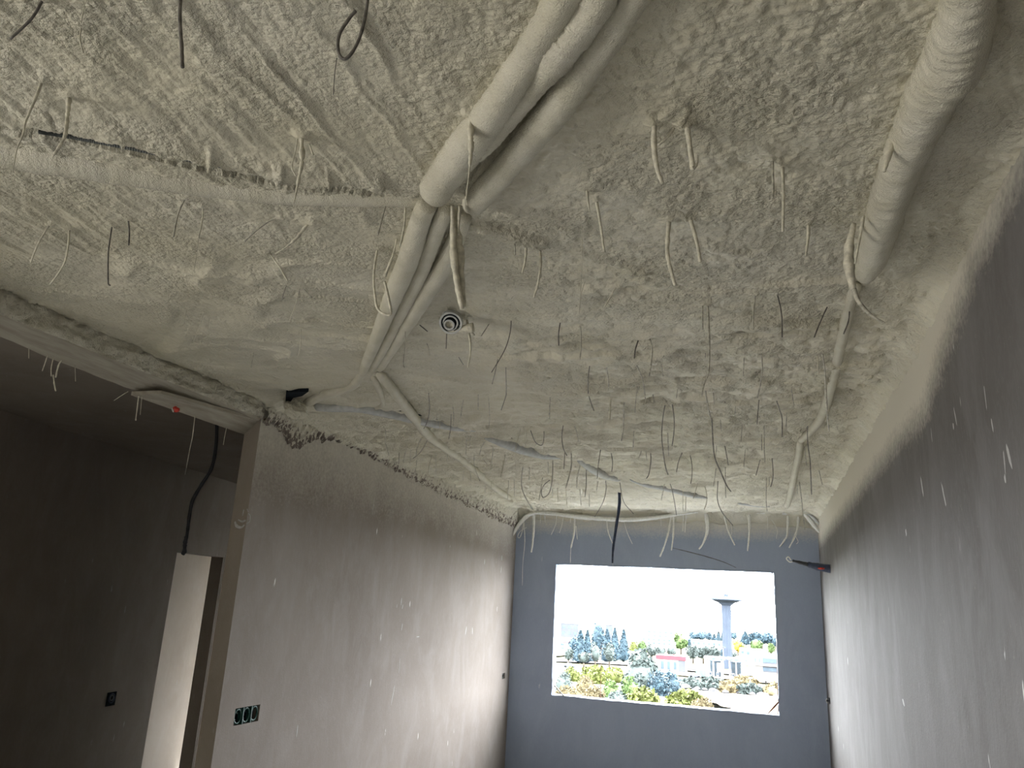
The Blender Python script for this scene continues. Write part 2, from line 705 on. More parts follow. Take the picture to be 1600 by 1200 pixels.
wl = bpy.data.objects['wall_left'].data
wl.materials.append(PL_DARK)          # browner plaster on the wall end puts its shade into the colour
for p_ in wl.polygons:
    if p_.normal.y < -0.9 or (abs(p_.normal.y) > 0.9 and p_.center.y < 4.5):
        p_.material_index = 1
WX0, WX1, WZ0, WZ1 = -2.507, 0.307, 0.392, 2.072
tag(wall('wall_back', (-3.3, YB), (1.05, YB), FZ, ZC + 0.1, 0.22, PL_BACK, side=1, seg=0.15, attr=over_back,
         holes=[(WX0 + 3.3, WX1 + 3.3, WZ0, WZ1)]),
    'plastered end wall around the open window, tinted blue grey for lens glare')

# dark wall of the neighbouring space with its doorway
D0 = np.array([-6.05, 7.24])
D1 = np.array([-6.20, 8.30])
Dd = (D1 - D0) / np.linalg.norm(D1 - D0)
DW0 = D0 - Dd * 7.2
du = 7.2
dw = np.linalg.norm(D1 - D0)
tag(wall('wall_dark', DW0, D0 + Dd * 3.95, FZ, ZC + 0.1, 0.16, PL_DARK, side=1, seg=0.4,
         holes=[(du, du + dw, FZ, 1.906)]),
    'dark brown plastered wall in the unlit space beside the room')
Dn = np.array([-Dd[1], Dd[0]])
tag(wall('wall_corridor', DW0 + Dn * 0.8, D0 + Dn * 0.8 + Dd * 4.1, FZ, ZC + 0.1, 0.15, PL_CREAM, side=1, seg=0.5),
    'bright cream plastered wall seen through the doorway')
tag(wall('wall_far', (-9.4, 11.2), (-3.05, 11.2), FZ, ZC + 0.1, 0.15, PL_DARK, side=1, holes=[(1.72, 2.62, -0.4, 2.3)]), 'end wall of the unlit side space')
tag(wall('wall_light_block', (-6.6, 0.4), (-4.7, 0.4), FZ, ZC + 0.1, 0.15, PL_DARK, side=1), 'unseen wall added to keep hall light off the dark wall')  # added out of view; its length sets how far hall light reaches
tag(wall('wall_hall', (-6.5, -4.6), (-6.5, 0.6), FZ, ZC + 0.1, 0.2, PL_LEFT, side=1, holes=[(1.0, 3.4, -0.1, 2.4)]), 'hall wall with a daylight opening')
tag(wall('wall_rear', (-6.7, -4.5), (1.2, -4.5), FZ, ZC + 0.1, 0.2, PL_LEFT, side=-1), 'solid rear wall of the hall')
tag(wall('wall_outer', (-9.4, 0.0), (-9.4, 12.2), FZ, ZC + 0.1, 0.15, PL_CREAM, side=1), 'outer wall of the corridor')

tag(wall('wall_side', (-9.5, 0.0), (-6.4, 0.0), FZ, ZC + 0.1, 0.15, PL_CREAM, side=1), 'side wall of the corridor')

tag(MB().box(-8.8, 11.36, 2.40, -5.8, 14.2, 2.55).build('sun_block_slab', PL_CREAM), 'unseen slab added to keep the sun out of the corridor', kind='structure')  # added slab out of view, shades the corridor wall from the sun

# door 1: rough lining of the doorway (lintel soffit and jamb)
dr = MB()
for a, bb, z0, z1 in ((0.0, 0.03, FZ, 1.88), (dw - 0.03, dw, FZ, 1.88), (0.0, dw, 1.88, 1.906)):
    q0 = D0 + Dd * a
    q1 = D0 + Dd * bb
    n0 = Dn * 0.002
    n1 = Dn * 0.158
    dr.hexa([(*(q0 + n0), z0), (*(q1 + n0), z0), (*(q1 + n1), z0), (*(q0 + n1), z0), (*(q0 + n0), z1), (*(q1 + n0), z1), (*(q1 + n1), z1), (*(q0 + n1), z1)])
tag(dr.build('door_1', PL_DARK), 'rough plaster lining of the narrow doorway in the dark wall', kind='structure')

# window 1: ragged mortar lining of the opening, one part per side
win = empty('window_1', (0, YB, 0))
tag(win, 'open unglazed window hole with rough plaster reveals', kind='structure')


def reveal(name, a, b, inward, n=46):
    """ragged strip lining one side of the opening"""
    a = np.array(a)
    b = np.array(b)
    inward = np.array(inward)
    ys = [YB - 0.004, YB + 0.03, YB + 0.12, YB + 0.21]
    P = np.zeros((n, 6, 3))
    for i in range(n):
        t = i / (n - 1)
        e = a + (b - a) * t
        s = abs(float(vnoise(t * 17, 3.3, len(name)))) * 0.010 + abs(float(vnoise(t * 60, 1.3, len(name)))) * 0.006
        for j, yy in enumerate(ys):
            k = s * (1.0 if j == 0 else 0.8) + 0.004
            p = e + inward * k
            P[i, j + 1] = (p[0], yy, p[1])
        P[i, 0] = (e[0], YB - 0.003, e[1])
        P[i, 5] = (e[0], YB + 0.212, e[1])
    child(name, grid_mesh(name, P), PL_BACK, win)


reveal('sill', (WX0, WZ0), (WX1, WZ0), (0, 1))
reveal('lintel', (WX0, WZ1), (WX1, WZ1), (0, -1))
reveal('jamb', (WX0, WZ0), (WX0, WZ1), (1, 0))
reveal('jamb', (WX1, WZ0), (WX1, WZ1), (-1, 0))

# ================================================================== WIRES (data first: foam collars grow round their tops)
W = []   # (pixel points, radius mm, kind, plane, label or None)


def wr(pts, r=2.5, k='g', label=None, plane='c', name='tie_wire'):
    W.append((pts, r, k, plane, label, name))


# ---- near left
wr([(67, 2), (50, 28), (16, 61)], 3, 'd', 'dark bent wire sticking out in the top left corner of the ceiling')
wr([(135, -4), (126, 38)], 1, 'f')
wr([(126, 46), (125, 62), (130, 82)], 2, 'f', 'short foam-caked wire stub right of the dark corner wire')
wr([(284, -25), (281, 20), (284, 75), (285, 105)], 4, 'd', 'thick dark straight wire hanging at the top edge left of the looped wire', name='hanging_wire')
wr([(577, -22), (570, 30), (557, 70), (540, 92), (529, 82), (530, 55), (545, 30), (556, 17)], 3.6, 'd', 'dark wire bent into a long hanging loop at the top edge', name='looped_wire')
wr([(527, 86), (523, 115), (521, 148)], 0.9, 'd', 'hair-thin filament dangling below the looped wire')
wr([(65, 130), (55, 155), (40, 190), (36, 210), (26, 235), (20, 270)], [4, 4, 3, 2.4, 1.5, 1], 'f', 'long foam-dripped wire reaching over the dark conduit gap at far left')
wr([(107, 152), (106, 175), (103, 205), (97, 222), (82, 245)], [6, 5, 5, 4, 3], 'fk', 'knobbly foam-caked wire crossing the dark conduit gap at left')
wr([(466, 208), (462, 235), (456, 260), (462, 275)], 2, 'f', 'thin curved foam drip left of the knobbly drip over the conduit')
wr([(470, 208), (472, 250), (468, 275), (459, 318)], [8, 6, 5, 2], 'fk', 'thick foam-caked drip hanging over the middle of the left conduit')
wr([(480, 222), (489, 242)], 3, 'f', 'stubby foam drip beside the thick drip above the left conduit')
wr([(735, 172), (735, 200), (736, 230), (734, 260), (728, 312)], [6, 9, 7, 3, 2], 'fk', 'foam-caked wire with dark tip hanging in front of the merged foam pipes')
wr([(78, 352), (60, 380), (48, 410)], 3.4, 'f', 'leftmost foam-coated wire above the beam crack')
wr([(108, 358), (105, 395), (97, 418), (78, 445)], 3.6, 'f', 'long foam-coated wire beside the leftmost one above the beam')
wr([(175, 352), (171, 380), (169, 400), (169, 440), (172, 446)], 2.6, 'd', 'dark and foam speckled wire above the middle of the beam crack')
wr([(199, 342), (202, 362), (201, 383)], 2.8, 'd', 'short dark wire right of the speckled wire above the beam')
wr([(290, 310), (278, 335), (271, 370)], 3, 'g', 'curved wire, left one of the pair below the left conduit')
wr([(318, 323), (315, 350), (310, 372)], 2.8, 'f', 'foam-coated wire, right one of the pair below the left conduit')
wr([(310, 371), (307, 400), (303, 425)], 0.8, 'f')
wr([(440, 340), (420, 345), (400, 360), (382, 377)], [6, 5, 4, 3], 'g', 'thick dark stub slanting left near the middle of the left ceiling')
wr([(487, 346), (465, 370), (448, 385), (430, 397)], [6, 5, 4, 2.5], 'fk', 'knobbly foam-caked stub slanting down left below the left conduit')
wr([(417, 395), (435, 415), (450, 440)], 3, 'fk', 'row of foam beads on a wire lying along the left ceiling')
wr([(450, 440), (440, 468)], 1.8, 'g')
wr([(470, 446), (462, 475), (453, 500)], 2, 'f')
wr([(470, 450), (487, 465)], 2.2, 'g')
wr([(470, 513), (470, 535), (466, 558)], 2, 'f')
wr([(292, 483), (287, 505)], 1.4, 'f')
wr([(318, 488), (312, 510), (302, 535)], 1.6, 'f')
wr([(327, 495), (324, 520)], 1.2, 'f')
wr([(397, 550), (392, 575)], 1.3, 'g')
# ---- round the middle pipes
wr([(604, 318), (596, 345), (590, 368)], 3, 'g', 'thin wire hanging below the left conduit end beside the middle pipes')
wr([(633, 320), (632, 350), (625, 385)], 3.4, 'f', 'foam-coated wire hanging just left of the three middle pipes')
wr([(621, 372), (613, 402), (601, 432)], 4, 'fk', 'knobbly foam-caked wire left of the three middle pipes')
wr([(590, 388), (584, 430), (587, 470), (592, 485), (604, 492), (611, 489), (607, 465), (601, 440)], 5, 'f', 'foam-coated wire hanging in a U-shaped loop left of the middle pipes', name='looped_wire')
wr([(728, 497), (734, 530), (735, 550), (731, 575)], [7, 6, 4, 3], 'f', 'foam-coated wire hanging right of the grey coiled conduit')
wr([(698, 520), (697, 545)], 2, 'd', 'short dark wire right under the grey coiled conduit')
wr([(634, 505), (632, 540), (630, 568), (632, 574)], 2.6, 'g', 'long thin wire right of the lower end of the middle pipes')
wr([(666, 538), (670, 545), (671, 556)], 2.2, 'g')
wr([(652, 508), (668, 518)], 2.2, 'd')
wr([(716, 560), (724, 570)], 1.8, 'd')
wr([(799, 496), (797, 520), (788, 548), (768, 582)], 2, 'd', 'long thin dark wire curving left, right of the grey coil')
wr([(779, 556), (774, 580), (769, 600)], 2, 'd')
wr([(768, 503), (752, 525)], 2, 'g')
wr([(790, 570), (791, 610), (790, 620), (783, 641)], 2.2, 'd', 'long thin dark wire hanging below the curved one right of the coil')
# ---- centre
wr([(803, 368), (805, 398)], 3, 'g', 'leftmost stub of the three foam stubs right of the foam-caked stick')
wr([(822, 378), (821, 405), (816, 427)], [6, 5, 3], 'f', 'middle stub of the three right of the foam-caked stick')
wr([(842, 385), (845, 412), (840, 445), (834, 465)], [6, 5, 4, 4], 'f', 'rightmost and longest of the three stubs right of the foam-caked stick')
wr([(915, 290), (921, 330)], [6, 2], 'f', 'short tapered stub beside the straight wire at the ceiling centre')
wr([(930, 308), (938, 350), (944, 393)], [6, 4, 3.5], 'f', 'straight foam-coated wire right of the tapered stub at the ceiling centre')
wr([(909, 340), (910, 400), (905, 490)], 1.0, 'f')
wr([(915, 440), (908, 460), (905, 488)], 1.6, 'f')
wr([(965, 445), (955, 462), (943, 482)], 3, 'f', 'foam strand slanting left at the dark patch of the ceiling centre')
wr([(1022, 188), (1022, 230), (1027, 265), (1035, 287)], [9, 7, 6, 5], 'f', 'thick foam-coated wire, left one of the pair near the top centre', name='foam_coated_wire')
wr([(1072, 192), (1077, 225), (1082, 258), (1083, 263), (1089, 255), (1090, 243)], [7, 7, 8, 7, 3, 2], 'f', 'thick foam-coated wire with a barbed tip near the top centre', name='foam_coated_wire')
wr([(1060, 193), (1045, 212), (1028, 227)], 4, 'f', 'slanting foam strand bridging the thick wire pair near the top centre')
wr([(1207, 250), (1208, 290), (1207, 310)], 3.4, 'g', 'short straight wire, left one of the pair left of the right foam pipe')
wr([(1222, 258), (1224, 300), (1223, 362)], [6, 4.5, 4.5], 'f', 'long straight foam-coated wire left of the right foam pipe')
wr([(1046, 338), (1043, 375), (1043, 400), (1050, 430), (1055, 446)], [8, 7, 6.5, 6, 6], 'f', 'thick foam-coated wire with bent lower end, left one of the centre pair', name='foam_coated_wire')
wr([(1076, 340), (1085, 365), (1090, 385), (1094, 409)], [8, 7, 6, 6], 'f', 'thick foam-coated wire, right one of the centre pair', name='foam_coated_wire')
wr([(1262, 348), (1263, 365), (1259, 400)], [7, 6, 3], 'f', 'fat foam drip on the ceiling left of the right foam pipe')
# ---- middle rows
wr([(877, 498), (873, 520), (873, 540)], 2.6, 'd')
wr([(907, 508), (908, 540), (906, 562)], 2.8, 'g')
wr([(1001, 524), (993, 545), (991, 560)], 3, 'd')
wr([(1013, 524), (1019, 545), (1017, 570), (1014, 588)], 3.4, 'g')
wr([(923, 562), (919, 590), (919, 615)], 2.8, 'd')
wr([(945, 562), (950, 590), (951, 605)], 3, 'g')
wr([(989, 563), (1003, 590), (1008, 620)], 3.2, 'g')
wr([(1032, 562), (1036, 588)], 2, 'g')
wr([(1000, 600), (996, 615)], 2, 'g')
wr([(1097, 470), (1098, 515)], 3, 'g')
wr([(1105, 470), (1108, 530), (1107, 580), (1100, 600), (1096, 620)], [5, 4, 3.5, 3, 2.5], 'g', 'very long wire hanging down the middle of the right ceiling half')
wr([(1102, 545), (1102, 560)], 2, 'g')
wr([(1182, 456), (1177, 490), (1177, 515)], 2.8, 'g')
wr([(1213, 456), (1221, 490), (1222, 527)], 2.6, 'd')
wr([(1296, 476), (1283, 500), (1272, 527)], 2.6, 'd', 'thin dark wire curving left beside the right hand thin pipe')
wr([(1328, 474), (1326, 500), (1318, 522)], 2.6, 'd', 'thin dark wire hanging in front of the right hand thin pipe')
wr([(1188, 545), (1191, 570), (1188, 600), (1183, 622)], 3.4, 'g')
wr([(1163, 555), (1161, 588)], 2.6, 'g')
wr([(1283, 545), (1288, 575), (1290, 612), (1292, 640), (1295, 674)], [5, 4, 5.5, 4, 3], 'g', 'long wire with a knot hanging across the right hand thin pipe')
wr([(1277, 548), (1279, 590)], 2.6, 'f')
# ---- far rows
for p, k, r in [
    ([(669, 608), (671, 640), (667, 660), (662, 670)], 'd', 2.4), ([(687, 636), (687, 670)], 'f', 2), ([(682, 640), (683, 665)], 'f', 1.6),
    ([(707, 634), (709, 650), (708, 665)], 'g', 2.4), ([(705, 648), (704, 670), (701, 686)], 'd', 2.4), ([(726, 617), (722, 635), (720, 652)], 'g', 2.2),
    ([(747, 612), (747, 640)], 'g', 2.2), ([(763, 617), (765, 650), (764, 668)], 'g', 1.8),
    ([(603, 664), (602, 690), (604, 698), (608, 712)], 'g', 2.4), ([(628, 703), (624, 707), (623, 725)], 'd', 2.4), ([(637, 692), (632, 712), (630, 725)], 'g', 2.4),
    ([(641, 694), (641, 728)], 'g', 1.8), ([(664, 678), (653, 695), (650, 712)], 'g', 2.4), ([(670, 685), (658, 705), (645, 717)], 'd', 2.6),
    ([(652, 712), (650, 730), (647, 742), (640, 753)], 'g', 2), ([(677, 708), (671, 725), (669, 742)], 'f', 4), ([(681, 702), (681, 740)], 'g', 1.8),
    ([(729, 680), (728, 710)], 'g', 2), ([(735, 682), (734, 700)], 'g', 1.8), ([(760, 687), (752, 700), (749, 712)], 'g', 2.4), ([(771, 692), (769, 715), (765, 732)], 'g', 2.4),
    ([(741, 708), (741, 725), (745, 740), (750, 752)], 'g', 2.4), ([(752, 714), (763, 728)], 'g', 2.4), ([(790, 706), (787, 725), (782, 746)], 'f', 4.5),
    ([(725, 732), (723, 752)], 'g', 2), ([(734, 732), (736, 752)], 'g', 2), ([(758, 752), (758, 770)], 'g', 2), ([(768, 748), (767, 772)], 'f', 2),
    ([(815, 667), (809, 685), (805, 705)], 'f', 2.4), ([(823, 669), (821, 700)], 'f', 2.4),
    ([(827, 669), (835, 688), (842, 695), (848, 694), (850, 680), (849, 665), (846, 650), (844, 630)], 'd', 2.6),
    ([(860, 612), (859, 630), (858, 648)], 'g', 2.6), ([(917, 606), (921, 622), (928, 642)], 'd', 2.8), ([(881, 660), (878, 680), (880, 700), (886, 712)], 'd', 3),
    ([(895, 660), (901, 675), (904, 690)], 'g', 2.4), ([(956, 618), (954, 630), (952, 656)], 'f', 6), ([(975, 620), (974, 665), (971, 689)], 'g', 4),
    ([(883, 700), (881, 733)], 'd', 3), ([(892, 700), (893, 725), (889, 745), (884, 763)], 'g', 5), ([(939, 701), (935, 725), (933, 748)], 'd', 3),
    ([(953, 702), (957, 720), (956, 737)], 'd', 3), ([(818, 726), (815, 745), (816, 765), (825, 785), (832, 796)], 'd', 3), ([(827, 726), (827, 750)], 'g', 3),
    ([(856, 718), (857, 740)], 'g', 2.4), ([(864, 718), (863, 745), (860, 765), (855, 774), (848, 777), (846, 768), (850, 758), (859, 750)], 'd', 3.4),
    ([(848, 744), (845, 765), (842, 782)], 'g', 4), ([(803, 745), (804, 775)], 'g', 2.6), ([(795, 748), (793, 780)], 'g', 2.6),
    ([(907, 727), (902, 745), (901, 762)], 'g', 3), ([(916, 732), (916, 755), (914, 777)], 'd', 3.6), ([(935, 750), (932, 767)], 'g', 3.4),
    ([(946, 748), (947, 765), (942, 785), (929, 808)], 'd', 3.2), ([(996, 602), (993, 630), (992, 645)], 'g', 2.2), ([(1005, 602), (1009, 627)], 'g', 2.2),
    ([(1019, 610), (1022, 630)], 'g', 2.6), ([(1041, 627), (1036, 650), (1034, 680), (1036, 705), (1040, 730), (1044, 742)], 'd', 3),
    ([(1049, 627), (1053, 650), (1053, 675), (1050, 697)], 'd', 3), ([(1101, 604), (1105, 630), (1111, 656)], 'g', 4),
    ([(1112, 650), (1114, 690), (1117, 715), (1125, 735), (1135, 758), (1142, 768)], 'd', 4), ([(1114, 610), (1116, 632)], 'g', 2.2), ([(1125, 650), (1127, 674)], 'g', 2.4),
    ([(991, 667), (989, 703)], 'g', 3.2), ([(1043, 672), (1044, 695), (1045, 713)], 'g', 3), ([(1005, 698), (998, 716)], 'g', 2.8), ([(1008, 698), (1011, 720)], 'g', 2.4),
    ([(1016, 700), (1017, 720), (1014, 740), (1010, 748)], 'd', 3.6), ([(1067, 706), (1060, 722), (1057, 738)], 'd', 3), ([(1077, 708), (1081, 725), (1081, 745), (1079, 756)], 'd', 3),
    ([(1120, 696), (1118, 716)], 'g', 2.6), ([(1132, 696), (1136, 715), (1138, 727)], 'd', 3), ([(1187, 619), (1184, 645), (1183, 663)], 'd', 2.8),
    ([(1210, 619), (1218, 640), (1222, 655), (1222, 683)], 'd', 3.2), ([(1190, 672), (1190, 704)], 'g', 3.2), ([(1194, 662), (1194, 695), (1195, 722)], 'g', 3.2),
    ([(1190, 712), (1184, 732), (1181, 743)], 'd', 3), ([(1206, 712), (1208, 740), (1206, 755), (1204, 761)], 'd', 3.2),
    ([(1262, 662), (1262, 690), (1266, 725), (1268, 773)], 'd', 3.2), ([(1257, 696), (1260, 727)], 'g', 2.6), ([(1278, 730), (1282, 745), (1285, 758)], 'g', 3),
    ([(1246, 755), (1246, 772)], 'g', 3), ([(1249, 753), (1253, 785), (1256, 815), (1258, 828)], 'g', 3), ([(1120, 726), (1115, 760)], 'g', 3),
    ([(1122, 750), (1121, 780), (1128, 800), (1140, 815), (1145, 821)], 'd', 3.6), ([(1133, 727), (1134, 778)], 'g', 3.4), ([(1091, 755), (1086, 770), (1083, 780)], 'f', 3),
    ([(1100, 755), (1104, 772), (1104, 785), (1100, 797)], 'f', 3.6), ([(1067, 762), (1067, 800)], 'f', 3.4), ([(1072, 772), (1071, 800)], 'f', 3.4),
    ([(1198, 742), (1197, 780), (1199, 800)], 'g', 3), ([(1202, 740), (1202, 757)], 'g', 3), ([(1039, 752), (1036, 768), (1033, 782)], 'g', 3.2),
    ([(1045, 752), (1050, 765), (1054, 785), (1057, 805)], 'd', 3.2), ([(968, 752), (974, 783), (990, 803)], 'd', 3.4), ([(863, 762), (863, 778)], 'g', 3),
    ([(871, 763), (872, 785)], 'f', 3), ([(884, 765), (886, 790)], 'f', 3), ([(906, 765), (908, 790)], 'g', 2.6), ([(920, 768), (921, 792)], 'g', 2.6),
    ([(700, 700), (698, 722)], 'g', 2.2), ([(860, 640), (858, 655)], 'g', 2), ([(1160, 660), (1158, 690)], 'g', 2.4), ([(1150, 625), (1148, 650)], 'g', 2.2),
    ([(1060, 600), (1057, 622)], 'g', 2.2), ([(1235, 600), (1240, 632)], 'g', 2.6), ([(1165, 700), (1162, 730)], 'g', 2.8), ([(1230, 640), (1228, 668)], 'g', 2.4),
]:
    wr(p, r, k)

TOPS = []
for pts, r, k, plane, lab, nm in W:
    p = at_z(*pts[0], ZC - 0.01)
    TOPS.append((p[0], p[1], float(np.max(r)), k))

# ================================================================== CEILING FOAM (real relief)
nx = 640
xs = np.linspace(-3.32, 1.0, nx)
ys = [0.25]
while ys[-1] < YB + 0.12:
    ys.append(ys[-1] + max(0.0062, 0.0030 * ys[-1] + 0.0015))
ys = np.array(ys)
X, Y = np.meshgrid(xs, ys)


def seg_dist(X, Y, A, B):
    """signed perpendicular distance (+ on the left of A->B) and parameter along"""
    A = np.array(A)
    B = np.array(B)
    d = B - A
    L = np.linalg.norm(d)
    d = d / L
    t = (X - A[0]) * d[0] + (Y - A[1]) * d[1]
    s = (X - A[0]) * (-d[1]) + (Y - A[1]) * d[0]
    return s, t / L


def cz(px, py):
    return at_z(px, py, ZC)[:2]


# zone weights
bA = cz(950, 0)
bB = cz(700, 310)
sB, tB = seg_dist(X, Y, bA, bB)
wob = 0.12 * fbm(X * 1.2, Y * 1.2, 2, 5)
far = smooth(2.7, 3.7, Y + wob * 2)
leftside = smooth(-0.35, -0.9, X + 0.42 * (Y - 1.3) + wob)
nearleft = (1 - far) * leftside
nearright = (1 - far) * (1 - leftside)
midleft = smooth(2.0, 2.4, Y) * smooth(-1.0, -1.5, X) * (1 - smooth(4.3, 5.2, Y))

h = 0.010 * fbm(X * 1.3, Y * 1.3, 3, 1) + 0.006 * fbm(X * 4, Y * 4, 3, 2)
# diagonal spray passes, near left
p = cz(250, 75)
q = cz(350, 175)
dv = (q - p) / np.linalg.norm(q - p)
al = X * dv[0] + Y * dv[1] + 0.10 * fbm(X * 2, Y * 2, 2, 9)
ac = -X * dv[1] + Y * dv[0] + 0.06 * fbm(X * 2.2, Y * 2.2, 3, 8)
ridge = 1 - np.abs(vnoise(al * 1.6, ac * 11, 4)) * 2
fold = np.clip(ridge, 0, 1) ** 2
h += nearleft * (1 - midleft) * (0.011 * fold * (0.4 + 0.6 * smooth(-0.2, 0.5, fbm(X * 1.6, Y * 1.6, 2, 14))) + 0.008 * fbm(al * 5, ac * 30, 3, 6))
# fine popcorn everywhere, coarser at the top right
h += (0.0045 * nearleft + 0.0095 * nearright) * lumps(X * 60, Y * 60, 1)
h += nearright * (0.006 * lumps(X * 30 + 0.5 * vnoise(X * 20, Y * 20), Y * 30, 2) * smooth(-0.3, 0.4, fbm(X * 2, Y * 2, 2, 21) + 0.25)
                  + 0.007 * fbm(X * 14, Y * 14, 3, 3))
h += nearleft * 0.010 * lumps(X * 26, Y * 26, 5) * smooth(0.35, 0.05, np.abs(sB + 0.20)) * smooth(0.9, 0.6, tB)
# soft folds, middle left
f2 = 1 - np.abs(vnoise(X * 1.6 + Y * 1.1, (Y - 0.55 * X) * 5.0, 31)) * 2
fld = np.clip(1 - np.abs(vnoise(X * 2.3 - Y * 1.0, (Y + 0.5 * X) * 3.4, 36)) * 1.9, 0, 1)
h += midleft * (0.022 * fld ** 2 * smooth(-0.2, 0.4, vnoise(X * 2, Y * 2, 37)) + 0.010 * lumps(X * 16, Y * 13, 7) * smooth(0.0, 0.5, vnoise(X * 1.4, Y * 1.8, 38)))
h += midleft * (0.018 * np.clip(f2, 0, 1) ** 3 + 0.008 * fbm(X * 6, Y * 6, 4, 32)) + midleft * 0.004 * lumps(X * 45, Y * 45, 3)
# far half: cross-room streaks and hollow-block joints
wx = X + 0.05 * vnoise(X * 3, Y * 3, 48)
rid = lambda u, v_, sd: (1 - np.abs(vnoise(u, v_, sd)) * 1.6)
stre = (0.012 * fbm(wx * 3.0, Y * 8.0, 3, 41) + 0.010 * np.clip(rid(wx * 4.0, Y * 11 + 0.5 * vnoise(X * 2, Y * 2), 45), 0, 1)
        + 0.011 * lumps(wx * 13, Y * 15, 4) + 0.007 * lumps(X * 27, Y * 27, 6) * smooth(7.5, 5, Y) + 0.006 * fbm(X * 8, Y * 22, 2, 42))
jy = (Y + 0.02 * vnoise(X * 1.5, Y * 2, 43)) / 0.58
jd = np.abs(jy - np.round(jy)) * 0.58
joint = -0.010 * np.exp(-(jd / 0.016) ** 2) * smooth(-0.1, 0.3, vnoise(X * 0.9, np.round(jy) * 3.7, 44) + 0.15)
h += far * (1 - midleft) * (1.8 * stre + 1.5 * joint)
# shallow hollows left by the blocks
h += far * -0.018 * smooth(0.25, 0.6, fbm(X * 2.6, Y * 1.6, 2, 47))
# torn patch in the ceiling centre
c0 = cz(935, 445)
dd = np.sqrt(((X - c0[0]) / 0.30) ** 2 + ((Y - c0[1]) / 0.20) ** 2)
h += np.exp(-dd ** 2) * (0.03 * fbm(X * 9, Y * 12, 3, 51) + 0.006)
# shadowy step behind the crossing
for (ax, ay), (bx, by), dep, wid in [((745, 345), (860, 375), 0.025, 0.05), ((1060, 372), (1180, 395), 0.010, 0.03), ((900, 390), (1010, 420), 0.012, 0.05),
                                     ((1180, 440), (1330, 432), 0.018, 0.03), ((1060, 455), (1190, 448), 0.010, 0.03)]:
    s, t = seg_dist(X, Y, cz(ax, ay), cz(bx, by))
    h += dep * smooth(0.0, 0.02, s * -1 + wid) * smooth(0.03, 0.0, -s - 0.0) * np.exp(-np.clip(-s, 0, 9) / wid) * smooth(-0.1, 0.1, t) * smooth(1.1, 0.9, t) * (s < 0.03)
# foam bulge and dark gap left of the big pipe bundle
bul = smooth(0.42, 0.10, sB * -1) * smooth(0.045, 0.10, -sB) * smooth(0.85, 0.45, tB)
h += 0.045 * bul * leftside
gap = np.exp(-((sB + 0.030) / 0.024) ** 2) * smooth(0.95, 0.7, tB)
h -= 0.07 * gap
# dark gap along the near side of the crossing conduit
GP = [(-60, 190), (0, 200), (100, 211), (200, 230), (330, 260), (440, 283), (520, 290), (600, 297)]
for (a, b_) in zip(GP[:-1], GP[1:]):
    s, t = seg_dist(X, Y, cz(*a), cz(*b_))
    edge = 0.012 * vnoise(X * 14, Y * 14, 61) + 0.008 * vnoise(X * 40, Y * 40, 62)
    m_ = (t > -0.02) & (t < 1.02)
    wg = 0.030 if a[0] < 400 else 0.016
    h += m_ * (-0.05) * smooth(-wg - 0.012, -wg + 0.004, s + edge) * (s < 0.03)
    h += m_ * 0.02 * smooth(-0.16, -wg - 0.02, s + edge) * smooth(-wg + 0.005, -wg - 0.012, s + edge)
# collars of foam round the hanging wires
for tx, ty, rr, k in TOPS:
    if ty > YB - 0.1 or ty < 0.3:
        continue
    R = 0.022 + 0.0015 * rr + 0.003 * ty
    iy = np.searchsorted(ys, [ty - 3 * R, ty + 3 * R])
    ix = np.searchsorted(xs, [tx - 3 * R, tx + 3 * R])
    sub = (slice(iy[0], iy[1]), slice(ix[0], ix[1]))
    dx = X[sub] - tx
    dy = Y[sub] - ty
    th = np.arctan2(dy, dx)
    fray = 1 + 0.35 * np.sin(th * 5 + tx * 40) + 0.2 * np.sin(th * 9 + ty * 30)
    h[sub] += (0.005 + 0.0011 * rr) * np.exp(-(dx ** 2 + dy ** 2) / (R * R * 0.35 * fray))
# coves against walls and beam
dr_ = right_x(Y) - X
h += (0.02 + 0.05 * smooth(2.2, 3.4, Y)) * smooth(0.11, -0.02, dr_) ** 2 + 0.012 * smooth(0.30, 0.0, dr_) * lumps(X * 34, Y * 38, 8)
dl_ = X - left_x(Y)
h += 0.05 * smooth(0.25, -0.03, dl_) ** 2 * smooth(4.3, 4.6, Y)
h += 0.012 * smooth(0.35, 0.10, dl_) * smooth(4.6, 4.3, Y) * lumps(X * 50, Y * 50, 12) - 0.008 * smooth(0.03, 0.0, dl_) * smooth(4.6, 4.3, Y)
db_ = YB - Y
h += 0.13 * smooth(0.22, 0.0, db_) ** 1.5 + 0.03 * smooth(0.4, 0, db_) * fbm(X * 5, Y * 5, 3, 71)
ZZ = ZC - h
P = np.stack([X, Y, ZZ], -1)
ce = link('ceiling', grid_mesh('ceiling', P, flip=True), FOAM)
tag(ce, 'cream sprayed polyurethane foam ceiling with lumpy streaked surface', kind='structure')
# plain stretch of sprayed ceiling over the hall behind and the side space
xb = np.linspace(-9.4, 1.2, 160)
yb = np.linspace(-4.8, 0.27, 80)
XB, YBB = np.meshgrid(xb, yb)
tag(link('ceiling_hall', grid_mesh('ceiling_hall', np.stack([XB, YBB, ZC - 0.012 * fbm(XB * 3, YBB * 3, 4, 3)], -1), flip=True), FOAM),
    'sprayed foam ceiling over the hall', kind='structure')
xb = np.linspace(-9.4, -3.28, 90)
yb = np.linspace(0.25, 12.2, 160)
XB, YBB = np.meshgrid(xb, yb)
tag(link('ceiling_side', grid_mesh('ceiling_side', np.stack([XB, YBB, ZC - 0.012 * fbm(XB * 3, YBB * 3, 4, 3)], -1), flip=True), PL_DARK),
    'bare ceiling over the unlit side space', kind='structure')

